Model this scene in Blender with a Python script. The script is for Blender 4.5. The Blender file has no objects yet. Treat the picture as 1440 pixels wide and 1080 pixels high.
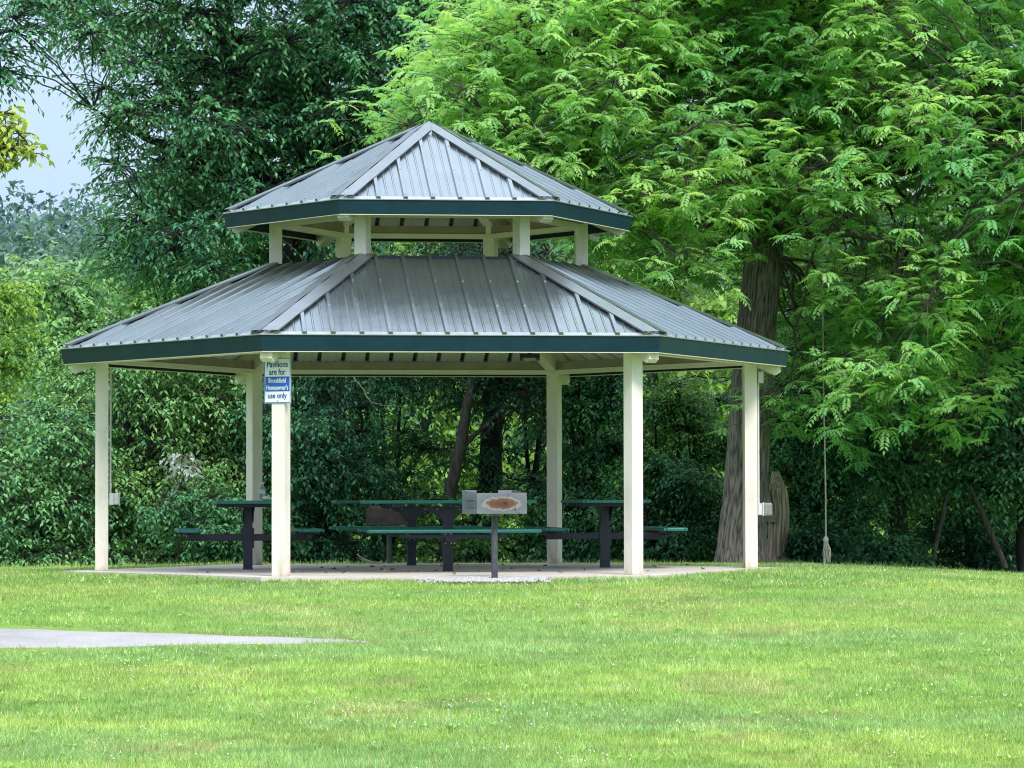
import bpy, bmesh, math, random
import numpy as np
from mathutils import Vector, Matrix, noise as mnoise

rng = np.random.default_rng(7)
random.seed(7)
C = bpy.context.scene.collection
R_ = math.radians
PI = math.pi
CAM = np.array([0.9145, -38.187, 0.7656])
F = 4852.6
HZ = 703.0


def W(px, py, d):
    """point at distance d in front of the camera spot, for laying out the plants"""
    return np.array([(px - 720) / F * d + CAM[0], d + CAM[1], CAM[2] + (HZ - py) / F * d])


# ------------------------------------------------------------------ materials
def new_mat(name):
    m = bpy.data.materials.new(name)
    m.use_nodes = True
    nt = m.node_tree
    b = nt.nodes['Principled BSDF']
    return m, nt, b


def nd(nt, t, **kw):
    n = nt.nodes.new(t)
    for k, v in kw.items():
        if k in n.inputs.keys() if hasattr(n.inputs, 'keys') else False:
            n.inputs[k].default_value = v
        else:
            setattr(n, k, v)
    return n


def ramp(nt, stops):
    r = nt.nodes.new('ShaderNodeValToRGB')
    el = r.color_ramp.elements
    while len(el) < len(stops):
        el.new(0.5)
    for e, (p, c) in zip(el, stops):
        e.position = p
        e.color = (*c, 1) if len(c) == 3 else c
    return r


def noise_tex(nt, scale, detail=4, rough=0.55, mapscale=None, coord='Object'):
    tc = nt.nodes.new('ShaderNodeTexCoord')
    n = nt.nodes.new('ShaderNodeTexNoise')
    n.inputs['Scale'].default_value = scale
    n.inputs['Detail'].default_value = detail
    n.inputs['Roughness'].default_value = rough
    if mapscale:
        mp = nt.nodes.new('ShaderNodeMapping')
        mp.inputs['Scale'].default_value = mapscale
        nt.links.new(tc.outputs[coord], mp.inputs[0])
        nt.links.new(mp.outputs[0], n.inputs['Vector'])
    else:
        nt.links.new(tc.outputs[coord], n.inputs['Vector'])
    return n


def surf(name, c1, c2, scale=6, rough=0.6, metal=0.0, bump=0.0, bscale=40, spec=0.5, mapscale=None, stops=(0.35, 0.7)):
    m, nt, b = new_mat(name)
    n = noise_tex(nt, scale, 5, 0.6, mapscale)
    r = ramp(nt, [(stops[0], c1), (stops[1], c2)])
    nt.links.new(n.outputs['Fac'], r.inputs[0])
    nt.links.new(r.outputs[0], b.inputs['Base Color'])
    b.inputs['Roughness'].default_value = rough
    b.inputs['Metallic'].default_value = metal
    b.inputs['Specular IOR Level'].default_value = spec
    if bump:
        n2 = noise_tex(nt, bscale, 5, 0.6, mapscale)
        bp = nt.nodes.new('ShaderNodeBump')
        bp.inputs['Strength'].default_value = bump
        bp.inputs['Distance'].default_value = 0.01
        nt.links.new(n2.outputs['Fac'], bp.inputs['Height'])
        nt.links.new(bp.outputs[0], b.inputs['Normal'])
    return m


def leaf_mat(name, transl=0.35, rough=0.5, spec=0.35, gain=1.0):
    """leaf colour comes from the per-leaf 'tint' attribute"""
    m, nt, b = new_mat(name)
    at = nt.nodes.new('ShaderNodeAttribute')
    at.attribute_name = 'tint'
    nt.links.new(at.outputs['Color'], b.inputs['Base Color'])
    b.inputs['Roughness'].default_value = rough
    b.inputs['Specular IOR Level'].default_value = spec
    tr = nt.nodes.new('ShaderNodeBsdfTranslucent')
    mx = nt.nodes.new('ShaderNodeMix')
    mx.data_type = 'RGBA'
    mx.blend_type = 'MULTIPLY'
    mx.inputs[0].default_value = 1
    mx.inputs[7].default_value = (1.25, 1.2, 0.6, 1)
    nt.links.new(at.outputs['Color'], mx.inputs[6])
    nt.links.new(mx.outputs[2], tr.inputs['Color'])
    ms = nt.nodes.new('ShaderNodeMixShader')
    ms.inputs[0].default_value = transl
    nt.links.new(b.outputs[0], ms.inputs[1])
    nt.links.new(tr.outputs[0], ms.inputs[2])
    nt.links.new(ms.outputs[0], nt.nodes['Material Output'].inputs['Surface'])
    return m


M = {}
M['cream'] = surf('cream_paint', (.62, .57, .51), (.78, .73, .67), 7, .5, 0, .15, 60, mapscale=(1, 1, .35), stops=(.25, .5))


def post_mat():
    m = surf('post_paint', (.62, .57, .51), (.78, .73, .67), 5, .5, 0, .15, 60, mapscale=(1, 1, .35), stops=(.25, .5))
    nt = m.node_tree
    b = nt.nodes['Principled BSDF']
    src = b.inputs['Base Color'].links[0].from_socket
    tc = nt.nodes.new('ShaderNodeTexCoord')
    sp = nt.nodes.new('ShaderNodeSeparateXYZ')
    nt.links.new(tc.outputs['Object'], sp.inputs[0])
    n = noise_tex(nt, 11, 6, .7, (1, 1, .5))
    # splashed soil: strongest at the foot
    ma = nt.nodes.new('ShaderNodeMath')
    ma.operation = 'MULTIPLY_ADD'
    ma.inputs[1].default_value = .55
    nt.links.new(n.outputs['Fac'], ma.inputs[0])
    nt.links.new(sp.outputs['Z'], ma.inputs[2])
    r = ramp(nt, [(.24, (.62, .58, .50)), (.36, (.88, .86, .81)), (.52, (1, 1, 1))])
    nt.links.new(ma.outputs[0], r.inputs[0])
    # scuffs
    n2 = noise_tex(nt, 26, 4, .75, (1, 1, .8))
    r2 = ramp(nt, [(.66, (1, 1, 1)), (.76, (.60, .56, .50))])
    nt.links.new(n2.outputs['Fac'], r2.inputs[0])
    last = src
    for rr in (r, r2):
        mx = nt.nodes.new('ShaderNodeMix')
        mx.data_type = 'RGBA'
        mx.blend_type = 'MULTIPLY'
        mx.inputs[0].default_value = 1
        nt.links.new(last, mx.inputs[6])
        nt.links.new(rr.outputs[0], mx.inputs[7])
        last = mx.outputs[2]
    nt.links.new(last, b.inputs['Base Color'])
    return m


M['post'] = post_mat()
M['cream_shade'] = surf('cream_beam_shade', (.23, .195, .16), (.30, .26, .215), 4, .55, 0, .1, 50)  # darker copy of the cream, with the beams' shade in its colour
M['cream_lip'] = surf('cream_paint_lip', (.70, .64, .56), (.78, .72, .64), 6, .5)
M['ceiling'] = leaf_mat('shaded_ceiling_paint', .0, .45, .4)
M['fascia'] = surf('fascia_green', (.003, .026, .042), (.006, .036, .056), 5, .5, 0, 0, 40, .3)
M['trim'] = surf('trim_metal', (.30, .34, .35), (.40, .43, .44), 20, .3, .6)
M['navy'] = surf('dark_powder_coat', (.008, .012, .03), (.014, .02, .045), 8, .4)
M['greencoat'] = surf('green_plastisol', (.008, .15, .125), (.014, .21, .175), 25, .35)
M['galv'] = surf('galvanised_steel', (.25, .27, .29), (.42, .44, .46), 18, .45, .6, .1, 60)
M['steel'] = surf('dull_steel', (.05, .055, .07), (.11, .115, .135), 14, .5, .3, .1, 60)
M['plastic'] = surf('grey_plastic', (.55, .57, .58), (.66, .67, .68), 12, .4)
M['signwhite'] = surf('sign_white', (.74, .77, .80), (.82, .84, .86), 9, .4)
M['signblue'] = surf('sign_blue', (.008, .09, .42), (.012, .12, .50), 9, .4)
M['signtext'] = surf('sign_lettering_blue', (.008, .05, .28), (.012, .07, .34), 9, .5)
M['black'] = surf('black_plastic', (.012, .014, .02), (.02, .022, .03), 9, .4)
M['lens'] = surf('lamp_lens', (.30, .31, .33), (.40, .41, .43), 9, .2)
M['rope'] = surf('rope_fibre', (.34, .32, .27), (.50, .47, .40), 60, .9, 0, .5, 160)
M['deadwood'] = surf('dead_wood', (.16, .12, .085), (.38, .30, .21), 5, .9, 0, .8, 30, mapscale=(4, 4, .6))
M['stick'] = surf('bare_stick', (.20, .16, .12), (.40, .34, .27), 12, .9)
M['bark'] = surf('grey_bark', (.035, .033, .030), (.12, .105, .09), 9, .9, 0, .9, 22, mapscale=(3, 3, .6))
M['bark_dark'] = surf('dark_bark', (.010, .012, .015), (.035, .035, .036), 9, .9, 0, .9, 22, mapscale=(3, 3, .6))
M['stone'] = surf('gravel_stone', (.28, .28, .29), (.55, .54, .54), 30, .9)
M['litter'] = surf('dry_leaf', (.10, .07, .04), (.22, .16, .09), 12, .9)
M['leaf'] = leaf_mat('leaf_matte', .38, .5, .3)
M['leaf_gloss'] = leaf_mat('leaf_glossy', .30, .48, .32)
M['bark_ridged'] = leaf_mat('furrow_shaded_bark', .0, .9, .15)
M['leaf_thin'] = leaf_mat('leaf_thin', .55, .5, .25)
M['blade'] = leaf_mat('grass_blade', .30, .6, .2)
M['petal'] = surf('white_petal', (.68, .66, .60), (.8, .78, .74), 30, .8)


def roof_mat():
    m, nt, b = new_mat('roof_green_metal')
    n = noise_tex(nt, 1.5, 5, .6, (1, 1, 1))
    r = ramp(nt, [(.3, (.215, .265, .28)), (.75, (.28, .33, .345))])
    nt.links.new(n.outputs['Fac'], r.inputs[0])
    nt.links.new(r.outputs[0], b.inputs['Base Color'])
    b.inputs['Metallic'].default_value = .9
    n2 = noise_tex(nt, 6, 6, .65, (1, 1, 1))
    mr = nt.nodes.new('ShaderNodeMapRange')
    mr.inputs['To Min'].default_value = .20
    mr.inputs['To Max'].default_value = .31
    nt.links.new(n2.outputs['Fac'], mr.inputs['Value'])
    nt.links.new(mr.outputs[0], b.inputs['Roughness'])
    n3 = noise_tex(nt, 3.0, 3, .5)
    bp = nt.nodes.new('ShaderNodeBump')
    bp.inputs['Strength'].default_value = .12
    bp.inputs['Distance'].default_value = .02
    nt.links.new(n3.outputs['Fac'], bp.inputs['Height'])
    nt.links.new(bp.outputs[0], b.inputs['Normal'])
    return m


M['roof'] = roof_mat()
M['cap'] = surf('roof_cap_metal', (.20, .235, .245), (.26, .295, .305), 3, .36, .85)


def rust_mat():
    m, nt, b = new_mat('weathered_grill_steel')
    tc = nt.nodes.new('ShaderNodeTexCoord')
    # rusty burn mark: stadium shaped region around the middle of the front plate
    mp = nt.nodes.new('ShaderNodeMapping')
    mp.inputs['Location'].default_value = (0.0, 0, -.78 / .075)
    mp.inputs['Scale'].default_value = (1 / .24, 0, 1 / .075)
    nt.links.new(tc.outputs['Object'], mp.inputs[0])
    ln = nt.nodes.new('ShaderNodeVectorMath')
    ln.operation = 'LENGTH'
    nt.links.new(mp.outputs[0], ln.inputs[0])
    n = noise_tex(nt, 22, 6, .7)
    ad = nt.nodes.new('ShaderNodeMath')
    ad.operation = 'MULTIPLY_ADD'
    ad.inputs[1].default_value = .9
    nt.links.new(n.outputs['Fac'], ad.inputs[0])
    nt.links.new(ln.outputs['Value'], ad.inputs[2])
    rr = ramp(nt, [(.0, (.045, .018, .012)), (.30, (.11, .042, .024)), (.46, (.15, .075, .05)), (.52, (.28, .265, .26)), (.60, (.13, .145, .17)), (1., (.20, .215, .24))])
    sc = nt.nodes.new('ShaderNodeMath')
    sc.operation = 'MULTIPLY'
    sc.inputs[1].default_value = .42
    nt.links.new(ad.outputs[0], sc.inputs[0])
    nt.links.new(sc.outputs[0], rr.inputs[0])
    n2 = noise_tex(nt, 9, 6, .7)
    r2 = ramp(nt, [(.56, (1, 1, 1)), (.68, (.50, .30, .22))])
    nt.links.new(n2.outputs['Fac'], r2.inputs[0])
    mx = nt.nodes.new('ShaderNodeMix')
    mx.data_type = 'RGBA'
    mx.blend_type = 'MULTIPLY'
    mx.inputs[0].default_value = 1
    nt.links.new(rr.outputs[0], mx.inputs[6])
    nt.links.new(r2.outputs[0], mx.inputs[7])
    nt.links.new(mx.outputs[2], b.inputs['Base Color'])
    b.inputs['Roughness'].default_value = .6
    b.inputs['Metallic'].default_value = .25
    return m


M['rust'] = rust_mat()


def glass_mat(name, col, alpha_t):
    m, nt, b = new_mat(name)
    n = noise_tex(nt, 8)
    r = ramp(nt, [(.3, tuple(c * .92 for c in col)), (.7, col)])
    nt.links.new(n.outputs['Fac'], r.inputs[0])
    nt.links.new(r.outputs[0], b.inputs['Base Color'])
    b.inputs['Roughness'].default_value = .12
    b.inputs['Transmission Weight'].default_value = alpha_t
    b.inputs['IOR'].default_value = 1.3
    return m


M['clear'] = glass_mat('clear_plastic', (.86, .9, .92), .75)


def concrete_mat():
    m, nt, b = new_mat('concrete')
    n = noise_tex(nt, 1.3, 6, .65)
    r = ramp(nt, [(.3, (.40, .36, .325)), (.55, (.53, .485, .44)), (.8, (.62, .575, .53))])
    nt.links.new(n.outputs['Fac'], r.inputs[0])
    nt.links.new(r.outputs[0], b.inputs['Base Color'])
    b.inputs['Roughness'].default_value = .85
    return m


def asphalt_mat():
    m, nt, b = new_mat('worn_asphalt')
    n = noise_tex(nt, 90, 4, .7)
    n2 = noise_tex(nt, 1.2, 5, .6)
    r = ramp(nt, [(.3, (.20, .195, .19)), (.7, (.42, .41, .40))])
    r2 = ramp(nt, [(.3, (.75, .75, .75)), (.7, (1.1, 1.1, 1.1))])
    nt.links.new(n.outputs['Fac'], r.inputs[0])
    nt.links.new(n2.outputs['Fac'], r2.inputs[0])
    mx = nt.nodes.new('ShaderNodeMix')
    mx.data_type = 'RGBA'
    mx.blend_type = 'MULTIPLY'
    mx.inputs[0].default_value = 1
    nt.links.new(r.outputs[0], mx.inputs[6])
    nt.links.new(r2.outputs[0], mx.inputs[7])
    nt.links.new(mx.outputs[2], b.inputs['Base Color'])
    b.inputs['Roughness'].default_value = .9
    return m


def soil_mat():
    m, nt, b = new_mat('lawn_ground')
    n = noise_tex(nt, 1.1, 6, .65, (.5, 1, 1))
    r = ramp(nt, [(.3, (.10, .19, .045)), (.55, (.17, .30, .06)), (.8, (.24, .34, .08))])
    nt.links.new(n.outputs['Fac'], r.inputs[0])
    n2 = noise_tex(nt, 40, 4, .7)
    r2 = ramp(nt, [(.3, (.55, .55, .55)), (.7, (1.15, 1.15, 1.15))])
    nt.links.new(n2.outputs['Fac'], r2.inputs[0])
    mx = nt.nodes.new('ShaderNodeMix')
    mx.data_type = 'RGBA'
    mx.blend_type = 'MULTIPLY'
    mx.inputs[0].default_value = 1
    nt.links.new(r.outputs[0], mx.inputs[6])
    nt.links.new(r2.outputs[0], mx.inputs[7])
    nt.links.new(mx.outputs[2], b.inputs['Base Color'])
    b.inputs['Roughness'].default_value = .95
    b.inputs['Specular IOR Level'].default_value = .1
    return m


M['concrete'] = concrete_mat()
M['asphalt'] = asphalt_mat()
M['soil'] = soil_mat()
M['hill'] = surf('wooded_hill', (.05, .09, .08), (.09, .14, .11), .05, .95)


# ------------------------------------------------------------------ object helpers
def link(name, me, mat=None, parent=None, smooth=False):
    o = bpy.data.objects.new(name, me)
    C.objects.link(o)
    if mat:
        me.materials.append(mat)
    if parent:
        o.parent = parent
    if smooth:
        me.polygons.foreach_set('use_smooth', np.ones(len(me.polygons), bool))
    return o


def tag(o, label, cat, group=None, kind=None):
    if label:
        o['label'] = label
    if cat:
        o['category'] = cat
    if group:
        o['group'] = group
    if kind:
        o['kind'] = kind
    return o


def thing(name, label, cat, loc=(0, 0, 0), rz=0, group=None):
    o = bpy.data.objects.new(name, None)
    C.objects.link(o)
    o.location = loc
    o.rotation_euler = (0, 0, rz)
    o.empty_display_size = .2
    return tag(o, label, cat, group)


def np_mesh(name, V, Fq, col=None):
    """V (n,3), Fq (m,k) faces all with k corners"""
    me = bpy.data.meshes.new(name)
    V = np.ascontiguousarray(V, dtype=np.float32)
    Fq = np.ascontiguousarray(Fq, dtype=np.int32)
    m, k = Fq.shape
    me.vertices.add(len(V))
    me.vertices.foreach_set('co', V.ravel())
    me.loops.add(m * k)
    me.loops.foreach_set('vertex_index', Fq.ravel())
    me.polygons.add(m)
    me.polygons.foreach_set('loop_start', np.arange(0, m * k, k, dtype=np.int32))
    me.polygons.foreach_set('loop_total', np.full(m, k, dtype=np.int32))
    if col is not None:
        a = me.attributes.new('tint', 'FLOAT_COLOR', 'POINT')
        cc = np.ones((len(V), 4), np.float32)
        cc[:, :3] = col
        a.data.foreach_set('color', cc.ravel())
    me.update(calc_edges=True)
    return me


class B:
    """bmesh collector"""

    def __init__(self):
        self.bm = bmesh.new()

    def poly(self, pts):
        vs = [self.bm.verts.new(tuple(p)) for p in pts]
        return self.bm.faces.new(vs)

    def box(self, c, s, mat4=None, bevel=0.0):
        r = bmesh.ops.create_cube(self.bm, size=1)
        mt = Matrix.Translation(c) @ Matrix.Diagonal((*s, 1))
        if mat4 is not None:
            mt = mat4 @ mt
        bmesh.ops.transform(self.bm, matrix=mt, verts=r['verts'])
        if bevel:
            es = list({e for v in r['verts'] for e in v.link_edges})
            bmesh.ops.bevel(self.bm, geom=es, offset=bevel, segments=2, affect='EDGES', profile=.6)
        return self

    def cyl(self, p0, p1, r0, r1=None, n=16, caps=True):
        p0, p1 = Vector(p0), Vector(p1)
        r1 = r0 if r1 is None else r1
        d = p1 - p0
        q = d.to_track_quat('Z', 'Y').to_matrix().to_4x4()
        r = bmesh.ops.create_cone(self.bm, cap_ends=caps, segments=n, radius1=r0, radius2=r1, depth=d.length)
        bmesh.ops.transform(self.bm, matrix=Matrix.Translation((p0 + p1) / 2) @ q, verts=r['verts'])
        return self

    def lathe(self, prof, n=20, c=(0, 0, 0)):
        rings = []
        for r, z in prof:
            rings.append([self.bm.verts.new((c[0] + r * math.cos(2 * PI * i / n), c[1] + r * math.sin(2 * PI * i / n), c[2] + z)) for i in range(n)])
        for a, b in zip(rings, rings[1:]):
            for i in range(n):
                self.bm.faces.new((a[i], a[(i + 1) % n], b[(i + 1) % n], b[i]))
        self.bm.faces.new(rings[-1])
        self.bm.faces.new(rings[0][::-1])
        return self

    def extrude_profile(self, pts2, frame, w):
        """pts2 polygon in (a,z); frame(a,s,z)->xyz ; extruded s from -w/2 to w/2"""
        A = [self.bm.verts.new(frame(a, -w / 2, z)) for a, z in pts2]
        Bv = [self.bm.verts.new(frame(a, w / 2, z)) for a, z in pts2]
        self.bm.faces.new(A[::-1])
        self.bm.faces.new(Bv)
        n = len(A)
        for i in range(n):
            self.bm.faces.new((A[i], A[(i + 1) % n], Bv[(i + 1) % n], Bv[i]))
        return self

    def done(self, name, mat, parent=None, smooth=False, updir=0):
        if updir:
            self.bm.normal_update()
            for f in self.bm.faces:
                if f.normal.z * updir < 0:
                    f.normal_flip()
        else:
            bmesh.ops.recalc_face_normals(self.bm, faces=self.bm.faces)
        me = bpy.data.meshes.new(name)
        self.bm.to_mesh(me)
        self.bm.free()
        return link(name, me, mat, parent, smooth)


def copy_tree(o, parent=None):
    c = o.copy()
    C.objects.link(c)
    if parent:
        c.parent = parent
    for ch in list(o.children):
        copy_tree(ch, c)
    return c


# value noise (vectorised)
_T = np.random.default_rng(3).random((256, 256))


def vnoise(x, y):
    xi, yi = np.floor(x).astype(int), np.floor(y).astype(int)
    fx, fy = x - xi, y - yi
    fx, fy = fx * fx * (3 - 2 * fx), fy * fy * (3 - 2 * fy)
    g = lambda a, b: _T[a % 256, b % 256]
    return (g(xi, yi) * (1 - fx) + g(xi + 1, yi) * fx) * (1 - fy) + (g(xi, yi + 1) * (1 - fx) + g(xi + 1, yi + 1) * fx) * fy


def fbm(x, y, o=4):
    s, a, t = 0, .5, 0
    for i in range(o):
        s = s + a * vnoise(x * 2 ** i + 17 * i, y * 2 ** i + 31 * i)
        t += a
        a *= .55
    return s / t


def unit(v):
    return v / (np.linalg.norm(v, axis=-1, keepdims=True) + 1e-9)


# ------------------------------------------------------------------ ground
_GD = np.array([-2000, 0, 10, 16, 19, 22, 26, 30, 32.5, 34, 36, 40, 44.5, 47, 52, 60, 75, 120, 200, 260, 330, 420, 520, 800, 3000], float)
_GZ = np.array([-1.1, -1.0, -1.05, -1.10, -1.05, -.93, -.66, -.375, -.165, -.060, -.016, -.018, -.085, -.25, -.6, -1.0, -1.4, -1.6, -1.0, 5, 16.5, 30, 36, 38, 28], float)


def gz(x, y):
    x, y = np.asarray(x, float), np.asarray(y, float)
    d = y - CAM[1]
    k = np.zeros_like(d)
    for o in (-.8, -.4, 0, .4, .8):
        k = k + np.interp(d + o, _GD, _GZ) / 5
    near = np.clip((60 - d) / 10, 0, 1) * np.clip((d - 12) / 6, 0, 1)
    k = k - .05 * near * np.clip((-x - 2.5) / 3, 0, 1)
    k = k + near * (-.15 * np.clip((x - 4.5) / 3, 0, 1) + .045 * (fbm(x * .35 + 5, y * .35) - .5) * np.clip(np.hypot(x, y) - 4, 0, 1))
    far = np.clip((d - 210) / 150, 0, 1)
    k = k + far * (-.035 * (x + 20) + 9 * (fbm(x * .012 + 3, y * .012) - .5))
    return k


def grid_axis(a, b, step, outer):
    c = list(np.arange(a, b + 1e-6, step))
    v = c[-1]
    s = step
    while v < outer:
        s *= 1.35
        v += s
        c.append(v)
    v = c[0]
    s = step
    while v > -outer:
        s *= 1.35
        v -= s
        c.insert(0, v)
    return np.array(c)


gx = grid_axis(-13, 13, .3, 1800)
gy = grid_axis(-22, 12, .3, 1800)
X, Y = np.meshgrid(gx, gy)
Zg = gz(X, Y)
V = np.stack([X.ravel(), Y.ravel(), Zg.ravel()], 1)
nx, ny = len(gx), len(gy)
idx = (np.arange(ny - 1)[:, None] * nx + np.arange(nx - 1)[None]).ravel()
Fg = np.stack([idx, idx + 1, idx + nx + 1, idx + nx], 1)
o = link('ground', np_mesh('ground', V, Fg), M['soil'], smooth=True)
tag(o, None, None, kind='structure')


def ground_hit(px, py):
    """where the sight line through a photo pixel meets the lawn (used to survey the path edge)"""
    s = (py - HZ) / F
    ds = np.linspace(20, 46, 2600)
    z = gz((px - 720) / F * ds + CAM[0], ds + CAM[1])
    e = (CAM[2] - z) / ds - s
    i = int(np.argmax(e < 0)) or len(ds) - 1
    d = ds[i]
    x = (px - 720) / F * d + CAM[0]
    return x, d + CAM[1]


# asphalt path
top_e = [ground_hit(*p) for p in [(0, 878), (75, 882), (150, 885), (225, 888), (300, 891), (420, 896), (480, 899), (518, 902.5)]]
bot_e = [ground_hit(*p) for p in [(0, 911.5), (75, 910.5), (150, 909), (225, 907.5), (300, 906), (420, 904.5), (480, 903.2), (518, 902.9)]]
te, be = np.array(top_e), np.array(bot_e)
ext = np.array([[-16., 0], [-11, 0], [-7.5, 0]])
sl = (te[0, 1] - te[1, 1]) / (te[0, 0] - te[1, 0])
tx = np.concatenate([np.array([-16, -12, -8.]), te[:, 0]])
ty = np.concatenate([te[0, 1] + sl * (np.array([-16, -12, -8.]) - te[0, 0]) * .6, te[:, 1]])
bx_ = np.concatenate([np.array([-16, -12, -8.]), be[:, 0]])
by_ = np.concatenate([be[0, 1] - .05 * np.arange(3, 0, -1) * 0, be[:, 1]])
XS = np.linspace(-16, te[-1, 0], 160)
PYT = np.interp(XS, tx, ty) + .22 * (fbm(XS * 1.8, XS * 0 + 3, 5) - .5)
PYB = np.interp(XS, bx_, by_) + .30 * (fbm(XS * 1.8, XS * 0 + 9, 5) - .5)
PYT = np.maximum(PYT, PYB + .02)
NB = 9
PV = []
for j in range(NB):
    t = j / (NB - 1)
    yy = PYB * (1 - t) + PYT * t
    PV.append(np.stack([XS, yy, gz(XS, yy) + (.008 if 0 < j < NB - 1 else -.02)], 1))
PV = np.concatenate(PV)
idx = (np.arange(NB - 1)[:, None] * 160 + np.arange(159)[None]).ravel()
o = link('asphalt_path', np_mesh('asphalt_path', PV, np.stack([idx, idx + 1, idx + 161, idx + 160], 1)), M['asphalt'], smooth=True)
tag(o, None, None, kind='structure')

PHI = 0.11773
HEXR = 4.04
b = B()
hexp = [(HEXR * math.cos(PHI + k * PI / 3), HEXR * math.sin(PHI + k * PI / 3)) for k in range(6)]
up = [b.bm.verts.new((x, y, 0)) for x, y in hexp]
dn = [b.bm.verts.new((x, y, -.25)) for x, y in hexp]
b.bm.faces.new(up)
for k in range(6):
    b.bm.faces.new((up[k], dn[k], dn[(k + 1) % 6], up[(k + 1) % 6]))
bmesh.ops.bevel(b.bm, geom=[e for e in b.bm.edges if e.verts[0].co.z > -.1 and e.verts[1].co.z > -.1], offset=.012, segments=2, affect='EDGES')
o = b.done('concrete_slab', M['concrete'])
tag(o, None, None, kind='structure')


def in_hex(x, y, r):
    ok = np.ones(np.shape(x), bool)
    for k in range(6):
        a = PHI + PI / 6 + k * PI / 3
        ok &= (x * math.cos(a) + y * math.sin(a)) < r * .866
    return ok


# ------------------------------------------------------------------ pavilion
pav = thing('pavilion', 'hexagonal picnic pavilion with two tiered green metal roof on cream posts', 'pavilion', (0, 0, 0), PHI)
T30 = math.tan(PI / 6)


def face_pt(k, a, u, z):
    m = k * PI / 3 + PI / 6
    return (math.cos(m) * a - math.sin(m) * u, math.sin(m) * a + math.cos(m) * u, z)


def rib_profile(half, pitch=.288):
    pts = []
    n = int(half / pitch) + 2
    for i in range(-n, n + 1):
        c = (i + .5) * pitch
        for du, h in ((-.028, 0), (-.018, .034), (.018, .034), (.028, 0)):
            pts.append((c + du, h))
        for q in (pitch * .34, pitch * .66):
            for du, h in ((-.012, 0), (-.006, .005), (.006, .005), (.012, 0)):
                pts.append((c + q + du, h))
    return sorted(pts)


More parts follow.
